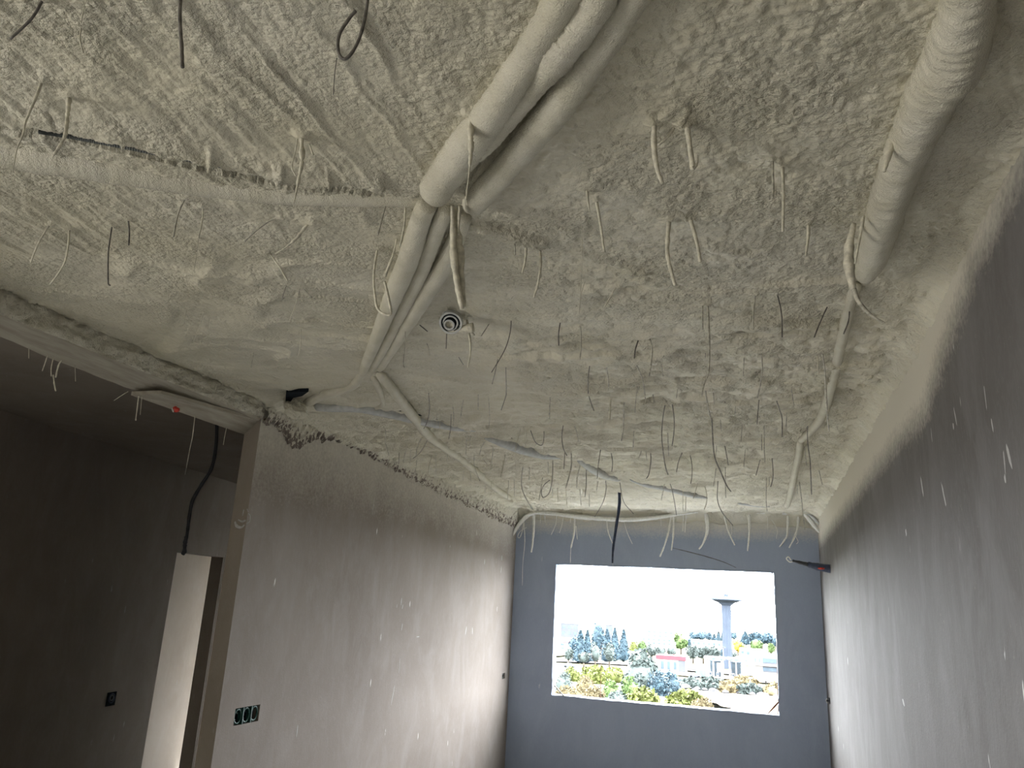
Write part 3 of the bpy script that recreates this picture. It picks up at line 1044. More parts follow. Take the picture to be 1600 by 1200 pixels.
# ================================================================== BEAM on the left
n1 = 420
yy = np.linspace(0.3, 4.47, n1)
prof = [(0.0, ZC + 0.06), (0.0, 2.795), (0.004, 2.782), (0.010, 2.770), (0.012, 2.755), (0.012, 2.74), (0.011, 2.725), (0.010, 2.71), (0.008, 2.695), (0.005, 2.682), (0.0, 2.672)]
P = np.zeros((n1, len(prof), 3))
for j, (ox, z) in enumerate(prof):
    a = 1.0 if 2 <= j <= 9 else 0.15
    P[:, j, 0] = left_x(4.455) + ox + a * (0.014 * fbm(yy * 6, z * 30, 3, 81) + 0.012 * vnoise(yy * 34, z * 70, 82) + 0.012 * lumps(yy * 22, np.full_like(yy, z * 25), 84) * smooth(0.1, 0.5, vnoise(yy * 2.2, 0.5 + z * 3, 87)))
    P[:, j, 1] = yy
    P[:, j, 2] = z + a * 0.005 * vnoise(yy * 25, z * 50, 83)
beam = empty('beam', (-3.25, 2.4, 2.67))
tag(beam, 'foam splashed concrete beam spanning the left opening', kind='structure')
child('inner_face', grid_mesh('inner_face', P, flip=True), BEAMFOAM, beam)
sp = MB()
zi = P[:, -1, 2]
ns = 60
yq = np.linspace(0.3, 4.47, ns)
P2 = np.zeros((ns, 6, 3))
for j in range(6):
    t = j / 5
    xo = -3.2 - 0.125 * t
    zo = np.interp(yq, [0.3, 2.4, 4.47], [2.62, 2.615, 2.565])
    P2[:, j, 0] = xo + 0.004 * vnoise(yq * 9, t * 3, 85) * t
    P2[:, j, 1] = yq
    P2[:, j, 2] = 2.672 * (1 - t) + zo * t + 0.006 * vnoise(yq * 14, t * 5, 86) * (t > 0.1)
child('soffit', grid_mesh('soffit', P2, flip=True), SOFFIT, beam)
P3 = np.zeros((ns, 2, 3))
P3[:, 0] = P2[:, -1]
P3[:, 1] = P2[:, -1]
P3[:, 1, 2] = ZC + 0.08
child('outer_face', grid_mesh('outer_face', P3, flip=True), SOFFIT, beam)
# a board left stuck under the beam
bd = at_x(262, 610, -3.24)
q0 = at_x(212, 614, -3.30)
q1 = at_x(380, 676, -3.31)
bm_ = MB().hexa([(-3.33, q0[1], q0[2] - 0.012), (-3.215, q0[1] + 0.1, q0[2] + 0.02), (-3.215, q1[1], 2.655), (-3.33, q1[1], q1[2] - 0.005),
                 (-3.33, q0[1], q0[2] + 0.01), (-3.215, q0[1] + 0.1, q0[2] + 0.04), (-3.215, q1[1], 2.675), (-3.33, q1[1], q1[2] + 0.02)])
child('plank', mesh('plank', bm_.v, bm_.f), SOFFIT, beam)

# ragged foam and mortar along the top of the left wall
LB = [(430, 662), (445, 672), (458, 690), (470, 700), (485, 690), (500, 680), (530, 684), (560, 694), (600, 716), (640, 737), (690, 764), (740, 788), (785, 812)]
lbw = [at_x(px, py, -3.18 + 0.02 * i / 12 + 0.1 * i / 12) for i, (px, py) in enumerate(LB)]
ly = np.array([p[1] for p in lbw])
lz = np.array([p[2] for p in lbw])
n1, n2 = 900, 36
yy = np.linspace(4.47, YB - 0.02, n1)
low = np.interp(yy, ly, lz) + 0.02 - 0.035 * np.abs(vnoise(yy * 24, 1.0, 91)) - 0.05 * np.abs(vnoise(yy * 110, 2.0, 92)) ** 1.5
P = np.zeros((n1, n2, 3))
att = np.zeros((n1, n2))
for j in range(n2):
    t = j / (n2 - 1)
    z = (ZC - 0.03) * (1 - t) + low * t
    bulge = 0.035 * (1 - t) ** 0.7 + 0.014 * (1 - t ** 6)
    rough = 0.014 * lumps(yy * 38, z * 30, 93) + 0.010 * vnoise(yy * 60, z * 40, 94)
    P[:, j, 0] = left_x(yy) + (bulge + rough) * (1 if j < n2 - 1 else 0) + 0.001
    P[:, j, 1] = yy
    P[:, j, 2] = z
    att[:, j] = t * np.interp(yy, [4.4, 5.2, 6.5, 8.5, 10.4], [0.95, 1.0, 0.75, 0.75, 0.9])
tag(link('trim_1', grid_mesh('trim_1', P, flip=True, attrs={'low': att}), STIPPLE), 'ragged foam and mortar edge along the top of the left wall', kind='structure')

# ================================================================== FOAM COVERED PIPES
def px_tube(pts, rpx, emb=0.5, per=10, n=26, ripple=0.05, rough=0.06, seed=1, zoff=0.0, cap=True):
    """tube along ceiling pixels; radius given in pixels at that spot"""
    C = []
    R = []
    rpx = np.broadcast_to(np.asarray(rpx, float), (len(pts),))
    for (px, py), r in zip(pts, rpx):
        d = np.linalg.norm(at_z(px, py, ZC) - CAM)
        rm = r * d / 1250.0
        p = at_z(px, py, ZC - rm * emb - zoff)
        C.append(p)
        R.append(rm)
    C = crom(np.array(C), per)
    R = np.interp(np.linspace(0, 1, len(C)), np.linspace(0, 1, len(R)), R)
    k = len(C)
    arc = np.concatenate([[0], np.cumsum(np.linalg.norm(np.diff(C, axis=0), axis=1))])
    a = np.arange(n) * 2 * math.pi / n
    A, S = np.meshgrid(a, arc)
    sc_ = 1.0 / max(R.mean(), 0.004)
    D = 1 + rough * fbm(S * sc_ * 0.9, np.sin(A) * 1.3 + 5 + np.cos(A), 3, seed) + ripple * (np.abs(vnoise(S * sc_ * 4.5 + 0.6 * np.sin(A * 2), np.cos(A) * 0.9 + 3, seed + 5)) - 0.3)
    if cap:
        e = np.clip(np.minimum(np.arange(k), np.arange(k)[::-1]) / 2.0, 0, 1)
        D = D * (0.55 + 0.45 * np.sqrt(1 - (1 - e) ** 2))[:, None]
    return tube_data(C, R, n, D)


def pipe(name, pts, rpx, label, cat='pipe', m=PIPEFOAM, group=None, **kw):
    v, f = px_tube(pts, rpx, **kw)
    o = link(name, mesh(name, v, f, True), m)
    return tag(o, label, cat, group)


GRP = 'foam covered pipes under the ceiling'
pipe('foam_covered_pipe', [(905, -60), (878, 0), (850, 50), (815, 105), (780, 158), (735, 220), (700, 268), (678, 302)], [27, 26, 25, 25, 26, 29, 27, 24],
     'thick foam covered pipe, leftmost of the bundle running from the top edge', group=GRP, emb=0.55, seed=3, per=26, n=36, ripple=0.10)
pipe('foam_covered_pipe', [(960, -60), (932, 0), (900, 48), (868, 88), (838, 130), (805, 172), (770, 210), (742, 240)], [27, 27, 27, 27, 18, 16, 18, 16],
     'ribbed foam covered pipe in the middle of the bundle from the top edge', group=GRP, emb=0.75, seed=8, per=26, n=36, ripple=0.16)
pipe('foam_covered_pipe', [(1020, -60), (985, 0), (950, 55), (912, 108), (872, 165), (830, 215), (790, 262), (755, 302), (738, 322)], [25, 25, 24, 24, 25, 23, 20, 20, 17],
     'foam covered pipe, rightmost of the bundle, ending in a round stub', group=GRP, emb=0.45, seed=14, per=26, n=36, ripple=0.15)
pipe('foam_covered_pipe', [(668, 318), (657, 345), (640, 400), (622, 445), (598, 505), (580, 550), (566, 582)], [16, 16, 17, 16, 12, 9, 7],
     'slimmer foam covered pipe, left one of the three beyond the crossing conduit', group=GRP, emb=0.6, seed=21, per=18, ripple=0.05)
pipe('foam_covered_pipe', [(698, 325), (686, 352), (664, 410), (645, 452), (616, 510), (596, 550), (580, 578)], [13, 13, 12, 12, 9, 8, 6],
     'slimmer foam covered pipe, middle one of the three beyond the crossing conduit', group=GRP, emb=0.7, seed=26, per=18, ripple=0.07)
pipe('foam_covered_pipe', [(726, 335), (712, 375), (690, 420), (664, 460), (640, 500), (612, 545), (592, 576)], [13, 14, 15, 15, 12, 9, 7],
     'slimmer foam covered pipe, right one of the three beyond the crossing conduit', group=GRP, emb=0.5, seed=33, per=18, ripple=0.06)
cc = pipe('crossing_conduit', [(-60, 212), (0, 226), (100, 241), (200, 259), (300, 277), (400, 291), (500, 300), (600, 305), (660, 310), (700, 318), (710, 345), (706, 368)],
          [30, 31, 31, 29, 26, 25, 22, 18, 15, 13, 10, 6],
          'foam covered conduit crossing the left ceiling to the pipe bundle', 'conduit', emb=-0.5, seed=41, per=40, n=40, ripple=0.03, rough=0.05)
v, f = px_tube([(60, 206), (100, 212), (200, 231), (330, 257), (440, 279), (500, 287)], [2.6, 3, 3, 3, 2.6, 2], emb=-2.0, per=60, n=8, ripple=0, rough=0.02, seed=2)
k8 = len(v) // 8
v = v.reshape(k8, 8, 3)
ctr = v.mean(1, keepdims=True)
v = (ctr + (v - ctr) * np.where(np.arange(k8) % 2 == 0, 1.15, 0.8)[:, None, None]).reshape(-1, 3)
tag(link('corrugated_conduit', mesh('corrugated_conduit', v, f), GREYD), 'dark corrugated conduit showing in the gap of the left ceiling', 'conduit')
pipe('foam_covered_pipe', [(1522, -60), (1512, 0), (1502, 55), (1484, 105), (1456, 150), (1434, 200), (1412, 250), (1394, 300), (1378, 350), (1364, 400), (1352, 432)],
     [30, 31, 36, 38, 34, 30, 28, 26, 25, 21, 13], 'thick bulging foam covered pipe along the right wall', group=GRP, emb=0.6, seed=52, per=20, n=36, ripple=0.12)
pipe('foam_covered_pipe', [(1338, 445), (1328, 478), (1312, 545), (1302, 590), (1290, 635), (1276, 663), (1250, 689)], [8, 8, 8, 7.5, 7, 6.5, 5],
     'thin foam covered pipe continuing the thick one along the right wall', group=GRP, emb=1.0, seed=57, per=14, ripple=0.06)
pipe('foam_covered_pipe', [(1251, 688), (1248, 712), (1243, 733), (1236, 768), (1229, 792)], [5.5, 5.5, 5, 4.5, 4],
     'far end of the thin pipe along the right wall near the window', group=GRP, emb=1.0, seed=61, per=12, ripple=0.05)
pf = pipe('foam_covered_pipe', [(593, 583), (616, 612), (645, 650), (672, 682), (700, 702), (722, 718), (750, 742), (778, 766), (797, 778)], [8, 8, 8, 7.5, 7, 6, 5.5, 5, 4.5],
          'long pale pipe running diagonally to the far left corner', group=GRP, emb=1.0, seed=66, per=14, ripple=0.05)
v, f = px_tube([(612, 603), (630, 625), (652, 649)], [1.2, 3, 1.2], emb=-0.2, n=8, rough=0.4, seed=4)
tag(link('primer_stain', mesh('primer_stain', v, f, True), REDF), 'reddish primer streak beside the near end of the diagonal pipe', 'stain')
v, f = px_tube([(676, 676), (690, 690), (704, 700)], [1.0, 2.4, 1.0], emb=-0.2, n=8, rough=0.4, seed=5)
tag(link('primer_stain', mesh('primer_stain', v, f, True), REDF), 'reddish primer streak beside the middle of the diagonal pipe', 'stain')
pipe('foam_covered_pipe', [(583, 588), (592, 608), (597, 622), (598, 632), (584, 640)], [5, 5, 4, 3.5, 2.5],
     'short pale pipe stub left of the diagonal pipe', group=GRP, emb=1.0, seed=71, per=8, ripple=0.05)
pipe('foam_covered_pipe', [(566, 582), (553, 600), (530, 610), (510, 614), (490, 624), (476, 632)], [6, 8, 8, 8, 8, 6],
     'foam covered conduit bending left from the pipe ends to the black hole', 'conduit', emb=0.4, seed=75, per=10, ripple=0.04)
pipe('grey_conduit', [(492, 634), (520, 636), (560, 637), (600, 644), (640, 652), (680, 661), (715, 668), (745, 672)], [8, 8, 8, 8, 9, 8, 6, 3],
     'flat grey conduit passing under the diagonal pipe', 'conduit', m=GREYC, emb=0.55, seed=78, per=10, ripple=0.0, rough=0.03)
pipe('grey_conduit', [(757, 684), (785, 690), (815, 700), (850, 710), (880, 714)], [3, 9, 10, 8, 3],
     'flat grey conduit half sunk in foam at the middle of the far ceiling', 'conduit', m=GREYC, emb=0.55, seed=80, per=10, ripple=0.0, rough=0.03)
pipe('grey_conduit', [(903, 718), (925, 732), (945, 742), (968, 750)], [4, 7, 7, 3.5],
     'short grey conduit between the sunk one and the hanging blue cable', 'conduit', m=GREYC, emb=0.55, seed=82, per=8, ripple=0.0, rough=0.03)
pipe('grey_conduit', [(985, 749), (1010, 756), (1045, 763), (1082, 773), (1110, 778)], [3, 5.5, 5.5, 5, 2],
     'grey conduit right of the hanging blue cable near the window wall', 'conduit', m=GREYC, emb=0.55, seed=84, per=8, ripple=0.0, rough=0.03)
pipe('grey_conduit', [(1135, 783), (1160, 786), (1185, 789), (1205, 791)], [1.5, 3.5, 3.5, 1.5],
     'grey conduit end at the right above the window', 'conduit', m=GREYC, emb=0.55, seed=86, per=8, ripple=0.0, rough=0.03)
# thin dark slots above the conduits
for pts, lb in [([(600, 637), (640, 645), (700, 659), (735, 667)], 'dark open slot along the conduit under the diagonal pipe'),
                ([(790, 681), (815, 690), (850, 703), (880, 710)], 'dark open slot along the sunk conduit in the far ceiling'),
                ([(528, 598), (538, 591)], 'short dark slot above the bent conduit left of the pipe ends')]:
    v, f = px_tube(pts, 0.9, emb=1.5, n=6, rough=0.2, ripple=0, seed=3)
    tag(link('slot', mesh('slot', v, f, True), TEALD), lb, 'slot')

# black hole in the corner where the beam meets the left wall
hp = [at_z(*p, ZC - 0.032) for p in [(447, 613), (482, 612), (472, 619), (458, 622), (450, 634), (446, 628)]]
b = MB()
nh = len(hp)
b.v = [tuple(p) for p in hp] + [(p[0], p[1], p[2] + 0.05) for p in hp]
b.f = [tuple(range(nh))] + [tuple(range(nh, 2 * nh))[::-1]] + [(i, nh + i, nh + (i + 1) % nh, (i + 1) % nh) for i in range(nh)]
tag(b.build('wall_cavity', TEALD), 'black hole in the foam at the top corner of the left wall', 'hole')
P_ = at_z(462, 640, ZC - 0.09)
th_, ph_ = np.meshgrid(np.linspace(0, 2 * math.pi, 40), np.linspace(0.02, math.pi - 0.02, 24))
rr_ = 0.075 * (1 + 0.5 * fbm(np.cos(th_) * np.sin(ph_) * 3 + 4, np.sin(th_) * np.sin(ph_) * 3 + np.cos(ph_) * 3, 4, 3)) + 0.012 * lumps(th_ * 5, ph_ * 5, 2) * np.sin(ph_)
Pq = np.stack([P_[0] + 0.7 * rr_ * np.cos(th_) * np.sin(ph_), P_[1] + 1.2 * rr_ * np.sin(th_) * np.sin(ph_), P_[2] + 0.75 * rr_ * np.cos(ph_)], -1)
tag(link('foam_lump', grid_mesh('foam_lump', Pq), FOAM), 'pale crumbly lump of foam below the hole at the left wall corner', 'foam')

# ---- the foam-caked stick in the middle and the grey coil beside it
st = empty('foam_caked_stick', tuple(at_z(712, 330, ZC)))
tag(st, 'foam-caked wire bundle hanging from the end of the pipe bundle', 'wire bundle')


def hang(pts, z0=None):
    """pixel polyline hanging in the vertical plane (facing along the room) through its first point"""
    p0 = at_z(*pts[0], (ZC - 0.008) if z0 is None else z0)
    return np.array([p0] + [at_y(px, py, p0[1]) for px, py in pts[1:]])


def wire_mesh(name, P, r, knob=0.0, seed=0, n=7, per=6):
    C = crom(P, per)
    r = np.atleast_1d(np.asarray(r, float))
    R = np.interp(np.linspace(0, 1, len(C)), np.linspace(0, 1, max(2, len(r))), r if len(r) > 1 else np.repeat(r, 2))
    if knob:
        R = R * (1 + knob * np.clip(vnoise(np.arange(len(C)) * 0.9, 0.3, seed), -0.6, 1))
    R = R * (1 + 0.10 * vnoise(np.arange(len(C)) * 0.7, 5.1, seed))
    v, f = tube_data(C, R, n)
    return mesh(name, v, f, True)


child('strand', wire_mesh('strand', hang([(707, 322), (708, 360), (709, 400), (714, 440), (722, 482)], ZC - 0.05), [0.006, 0.010, 0.012, 0.010, 0.008], 0.25, 3, 10), WIRE_F, st)
child('strand', wire_mesh('strand', hang([(712, 326), (715, 370), (719, 396), (721, 430), (725, 480)], ZC - 0.05), [0.006, 0.013, 0.015, 0.010, 0.007], 0.25, 9, 10), WIRE_F, st)
child('strand', wire_mesh('strand', hang([(719, 322), (717, 345), (716, 368)], ZC - 0.05), [0.006, 0.004, 0.004], 0.2, 5, 8), WIRE_F, st)

cpos = at_z(705, 503, ZC - 0.06)
coil = empty('coiled_conduit', tuple(cpos))
tag(coil, 'grey flat coil of conduit hanging under the ceiling centre', 'coil')
dist = np.linalg.norm(cpos - CAM)
pxm = dist / 1250.0
vdir = (cpos - CAM) / dist
nz = np.array([0.15, -0.75, -0.64])
nz /= np.linalg.norm(nz)
ux = np.cross(nz, [0, 0, 1.0])
ux /= np.linalg.norm(ux)
if ux[0] < 0:
    ux = -ux
uy = np.cross(ux, nz)


def ringpts(r, turns, r1=None, off=0.0, n=40, ph=0.0, cx=0, cy=0):
    out = []
    for i in range(n + 1):
        t = i / n
        a = ph + 2 * math.pi * turns * t
        rr = r + ((r1 if r1 is not None else r) - r) * t
        out.append(cpos + ux * (cx + math.cos(a) * rr) * pxm + uy * (cy + math.sin(a) * rr) * pxm + nz * off * pxm * (1 if off else 0))
    return np.array(out)


def ribbon(P, wpx, tpx, cxy=(0, 0)):
    """flat coiled tape: height along nz"""
    v, f = [], []
    ctr = cpos + ux * cxy[0] * pxm + uy * cxy[1] * pxm
    for p in P:
        rad = p - ctr
        rad = rad - nz * rad.dot(nz)
        rad /= np.linalg.norm(rad)
        for s, h_ in ((-1, 0), (1, 0), (1, 1), (-1, 1)):
            v.append(p + rad * s * tpx * pxm + nz * (h_ - 0.5) * wpx * pxm)
    for i in range(len(P) - 1):
        for j in range(4):
            j2 = (j + 1) % 4
            f.append((i * 4 + j, i * 4 + j2, (i + 1) * 4 + j2, (i + 1) * 4 + j))
    f += [(0, 3, 2, 1), tuple((len(P) - 1) * 4 + j for j in range(4))]
    return v, f


v, f = ribbon(ringpts(17.2, 1.0), 13, 1.5)
child('outer_ring', mesh('outer_ring', v, f), GREYC, coil)
v, f = ribbon(ringpts(14.6, 0.8, 13.4, ph=2.5), 12, 0.9)
child('dark_band', mesh('dark_band', v, f), TEALD, coil)
v, f = ribbon(ringpts(12.3, 1.0, 11.0, ph=0.7), 12, 1.2)
child('middle_ring', mesh('middle_ring', v, f), GREYC, coil)
v, f = ribbon(ringpts(9.4, 1.0, cx=-2.5, cy=3, ph=0.3), 12, 1.0, (-2.5, 3))
child('inner_band', mesh('inner_band', v, f), TEALD, coil)
v, f = ribbon(ringpts(7.6, 1.0, cx=-2.5, cy=3, ph=0.3), 14, 1.3, (-2.5, 3))
child('inner_ring', mesh('inner_ring', v, f), GREYC, coil)
b = MB()
n_ = 18
ce_ = cpos + (-2.5 * ux + 3 * uy) * pxm + nz * -1.0 * pxm
b.v = [tuple(ce_ + (ux * math.cos(2 * math.pi * i / n_) + uy * math.sin(2 * math.pi * i / n_)) * 7.5 * pxm + nz * dz) for dz in (0, 0.004) for i in range(n_)]
b.f = [tuple(range(n_))[::-1], tuple(range(n_, 2 * n_))] + [(i, (i + 1) % n_, n_ + (i + 1) % n_, n_ + i) for i in range(n_)]
child('hub', mesh('hub', b.v, b.f), WIRE_F, coil)
# the strap that carries the coil
s0 = cpos + (-6 * ux + 14 * uy) * pxm
s1 = cpos + (36 * ux + 9 * uy) * pxm
v, f = tube_data(crom([s0 - nz * 0.004, cpos + (14 * ux + 13 * uy) * pxm, s1]), [0.018, 0.030, 0.024], 12) if False else tube_data(crom([s0, cpos + (14 * ux + 13 * uy) * pxm, s1], 6), np.linspace(0.012, 0.022, 13), 12)
child('strap', mesh('strap', v, f, True), WIRE_F, coil)
v, f = tube_data(crom([cpos + (30 * ux + 14 * uy) * pxm, cpos + (34 * ux + 40 * uy) * pxm + np.array([0, 0, 0.05])], 5), 0.006, 8)
child('hanger', mesh('hanger', v, f, True), WIRE_F, coil)

# foam-caked cable beside the right pipe
rc = empty('foam_caked_cable', tuple(at_z(1335, 340, ZC)))
tag(rc, 'foam-caked cable hanging from the lower end of the right foam pipe', 'cable')
child('foam_sleeve', wire_mesh('foam_sleeve', hang([(1334, 350), (1327, 385), (1327, 420), (1333, 452)], ZC - 0.05), [0.008, 0.014, 0.016, 0.009], 0.1, 2, 12), WIRE_F, rc)
child('core', wire_mesh('core', hang([(1333, 448), (1340, 468), (1352, 484), (1366, 496), (1383, 505)], at_y(1333, 448, at_z(1334, 350, ZC - 0.05)[1])[2]), [0.008, 0.007, 0.006, 0.004, 0.003], 0.1, 4, 9), WIRE_G, rc)
child('strand', wire_mesh('strand', hang([(1349, 337), (1345, 362), (1336, 412)], ZC - 0.05), [0.006, 0.004, 0.003], 0.3, 7, 8), WIRE_F, rc)
o = link('foam_drip', wire_mesh('foam_drip', hang([(1394, 215), (1388, 240), (1381, 268)], ZC - 0.03), [0.012, 0.010, 0.005], 0.2, 7, 9), WIRE_F)
tag(o, 'soft foam drip on the near left side of the right foam pipe', 'drip')

# ================================================================== TIE WIRES
WIRE_D2 = simple('hazed_dark_wire', (0.27, 0.26, 0.235), 0.6, 0.3, 0.3, 60)  # far wires: veil haze put into the colour by lightening it
WIRE_G2 = simple('hazed_grey_wire', (0.50, 0.48, 0.42), 0.6, 0.3, 0.3, 60)
KM = {'d': WIRE_D, 'g': WIRE_G, 'f': WIRE_F, 'fk': WIRE_F}
KW = {'d': 'thin dark', 'g': 'thin greyish', 'f': 'pale foam-coated', 'fk': 'knobbly foam-caked'}
ORD = ['first', 'second', 'third', 'fourth', 'fifth', 'sixth', 'seventh', 'eighth', 'ninth', 'tenth', 'eleventh', 'twelfth', 'thirteenth', 'fourteenth',
       'fifteenth', 'sixteenth', 'seventeenth', 'eighteenth', 'nineteenth', 'twentieth', 'twenty-first', 'twenty-second', 'twenty-third', 'twenty-fourth',
       'twenty-fifth', 'twenty-sixth', 'twenty-seventh', 'twenty-eighth', 'twenty-ninth', 'thirtieth']
BANDS = [(0, 2.6, 'in the near part of the ceiling'), (2.6, 4.0, 'in the ceiling belt level with the coil'), (4.0, 5.0, 'in the ceiling belt where the diagonal pipe starts'),
         (5.0, 6.0, 'in the ceiling belt above the sunk grey conduit'), (6.0, 7.2, 'in the ceiling belt of the sunk grey conduit'), (7.2, 20, 'in the ceiling belt nearest the window')]
rows = {}
for i, (pts, r, k, plane, lab, nm) in enumerate(W):
    if lab is None:
        y = TOPS[i][1]
        bi = [j for j, bb in enumerate(BANDS) if bb[0] <= y < bb[1]][0]
        rows.setdefault((bi, k), []).append((pts[0][0], i))
AUTO = {}
for (bi, k), lst in rows.items():
    for j, (_, i) in enumerate(sorted(lst)):
        AUTO[i] = '%s wire, %s from the left %s' % (KW[k], ORD[j], BANDS[bi][2])
for i, (pts, r, k, plane, lab, nm) in enumerate(W):
    Pw = hang(pts)
    Pw[0, 2] += 0.01
    rm = np.atleast_1d(np.asarray(r, float)) / 1000.0
    me = wire_mesh(nm, Pw, rm, 0.55 if k == 'fk' else (0.15 if k == 'f' else 0.05), i, 7 if TOPS[i][1] < 4 else 6, 9 if k == 'fk' else 6)
    o = link(nm, me, {'d': WIRE_D2, 'g': WIRE_G2}.get(k, KM[k]) if TOPS[i][1] > 3.6 else KM[k])
    tag(o, lab or AUTO[i], 'wire', 'tie wires hanging from the ceiling')

# ================================================================== ALONG THE TOP OF THE BACK WALL
def on_plane(pts, y):
    return np.array([at_y(px, py, y) for px, py in pts])


def strand(name, pts, y, r, m, label, cat, group=None, knob=0.1, n=8, per=8, seed=1):
    o = link(name, wire_mesh(name, on_plane(pts, y), np.atleast_1d(r), knob, seed, n, per), m)
    return tag(o, label, cat, group)


strand('sagging_conduit', [(797, 842), (812, 818), (828, 804), (850, 801), (900, 807), (950, 811), (985, 812), (1030, 808), (1075, 801), (1105, 797)], YB - 0.12,
       [0.022, 0.03, 0.03, 0.028, 0.03, 0.028, 0.028, 0.026, 0.024, 0.012], WIRE_W, 'pale foam coated conduit sagging along the top left of the window wall', 'conduit', per=10)
strand('foam_coated_conduit', [(1085, 800), (1120, 798), (1180, 800), (1235, 801), (1256, 804)], YB - 0.12,
       [0.012, 0.03, 0.034, 0.03, 0.014], WIRE_W, 'pale foam coated conduit along the top right of the window wall', 'conduit', per=10)
strand('flat_cable', [(1252, 797), (1262, 808), (1272, 821), (1281, 832)], YB - 0.22, [0.02, 0.026, 0.026, 0.016], WIRE_W, 'pale cable slanting down into the top right corner of the window wall', 'cable')
strand('flat_cable', [(1256, 798), (1268, 806), (1281, 819)], YB - 0.27, [0.012, 0.018, 0.014], GREYC, 'grey cable above the pale one in the top right corner', 'cable')
strand('flat_cable', [(1255, 799), (1268, 795), (1279, 793), (1280, 812)], YB - 0.28, [0.008, 0.008, 0.008, 0.008], GREYD, 'dark bent cable in the top right corner of the window wall', 'cable')
strand('red_tipped_rod', [(803, 781), (795, 793), (786, 807)], YB - 0.5, [0.014, 0.013, 0.012], WIRE_W, 'short pale rod with a reddish tip in the far left corner', 'rod')

GB = 'foam strings over the window wall'
for i, (pts, r, lb) in enumerate([
    ([(1103, 797), (1105, 828), (1099, 848), (1092, 858)], [0.030, 0.02, 0.012, 0.010], 'fat pale foam string with a curled tip over the window, right of centre'),
    ([(1130, 800), (1134, 815), (1138, 830), (1148, 852)], [0.012, 0.012, 0.010, 0.010], 'pale foam string slanting right beside the fat one over the window'),
    ([(1138, 802), (1144, 828), (1141, 838)], [0.004, 0.004, 0.003], 'thin bent foam thread beside the slanting string over the window'),
    ([(1170, 800), (1171, 830), (1168, 861)], [0.026, 0.012, 0.010], 'straight pale foam string over the right part of the window'),
    ([(1231, 806), (1230, 835), (1225, 845), (1218, 855)], [0.016, 0.012, 0.010, 0.008], 'curved foam string, left one of the two near the top right corner'),
    ([(1248, 800), (1246, 825), (1240, 842), (1233, 856)], [0.020, 0.014, 0.011, 0.008], 'curved foam string, right one of the two near the top right corner'),
    ([(1242, 836), (1247, 846), (1244, 850)], [0.005, 0.004, 0.003], 'tiny hook-shaped foam thread on the curved string near the corner'),
    ([(1206, 812), (1214, 827), (1213, 842)], [0.003, 0.004, 0.003], 'thin kinked foam thread over the right window edge'),
    ([(1199, 806), (1200, 828)], [0.004, 0.003], 'short foam thread left of the kinked one over the right window edge'),
    ([(1050, 800), (1045, 828), (1039, 850), (1031, 870)], [0.014, 0.013, 0.011, 0.010], 'long pale foam string slanting left over the middle of the window'),
    ([(1053, 800), (1052, 835), (1049, 860)], [0.014, 0.011, 0.008], 'straight foam string right beside the long slanting one'),
    ([(834, 802), (834, 825), (832, 850), (830, 863)], [0.024, 0.016, 0.012, 0.010], 'thick pale foam string hanging at the left end of the window wall'),
    ([(820, 806), (816, 830), (812, 840), (809, 838), (813, 830), (823, 824)], [0.008, 0.006, 0.005, 0.005, 0.005, 0.004], 'thin foam thread curled into a loop in the far left corner'),
    ([(818, 806), (820, 845), (817, 880), (816, 915)], [0.006, 0.005, 0.003, 0.003], 'very long thin foam thread at the left end of the window wall'),
    ([(811, 810), (811, 828)], [0.006, 0.004], 'short foam thread left of the looped one'),
    ([(898, 806), (897, 832), (892, 856)], [0.014, 0.012, 0.010], 'pale foam string above the left window corner'),
    ([(892, 855), (891, 880)], [0.003, 0.003], 'hair-thin foam thread trailing to the left window corner'),
    ([(870, 805), (868, 820), (861, 836)], [0.006, 0.005, 0.004], 'thin curved foam thread left of the window corner'),
    ([(880, 808), (878, 820), (874, 833)], [0.005, 0.004, 0.003], 'thin foam thread just left of the corner string'),
    ([(900, 822), (902, 843)], [0.006, 0.004], 'short foam thread right of the corner string'),
    ([(948, 812), (950, 830), (957, 849)], [0.008, 0.007, 0.005], 'curved foam thread left of the hanging blue cable'),
    ([(974, 812), (980, 832), (988, 850)], [0.004, 0.004, 0.004], 'thin foam thread right of the hanging blue cable'),
    ([(845, 803), (844, 818)], [0.005, 0.003], 'first of two short foam threads right of the thick left string'),
    ([(851, 803), (852, 817)], [0.005, 0.003], 'second of two short foam threads right of the thick left string'),
    ([(892, 806), (891, 817)], [0.006, 0.004], 'stubby foam thread above the left window corner'),
    ([(1033, 808), (1033, 822)], [0.005, 0.003], 'stubby foam thread above the middle of the window'),
    ([(1068, 802), (1067, 830)], [0.008, 0.006], 'paired foam string right of the middle of the window'),
    ([(1072, 800), (1070, 832)], [0.010, 0.006], 'foam string partner right of the middle of the window'),
]):
    strand('foam_string', pts, YB - 0.11, r, WIRE_W, lb, 'foam string', GB, 0.2, 7, 8, i)

cab = empty('hanging_cable', tuple(at_y(966, 748, 8.6)))
tag(cab, 'blue black cable hanging in front of the top of the window', 'cable')
child('sheath', wire_mesh('sheath', on_plane([(966, 744), (968, 775), (967, 795), (962, 828), (958, 858), (957, 880)], 8.7), [0.017, 0.018, 0.017, 0.016, 0.014, 0.010], 0, 1, 10), BLUEBLK, cab)
child('core_wire', wire_mesh('core_wire', on_plane([(957, 879), (959, 890), (964, 903), (964, 912), (972, 925), (980, 930), (989, 932), (990, 938)], 8.7), 0.0022, 0, 1, 6), GREYC, cab)

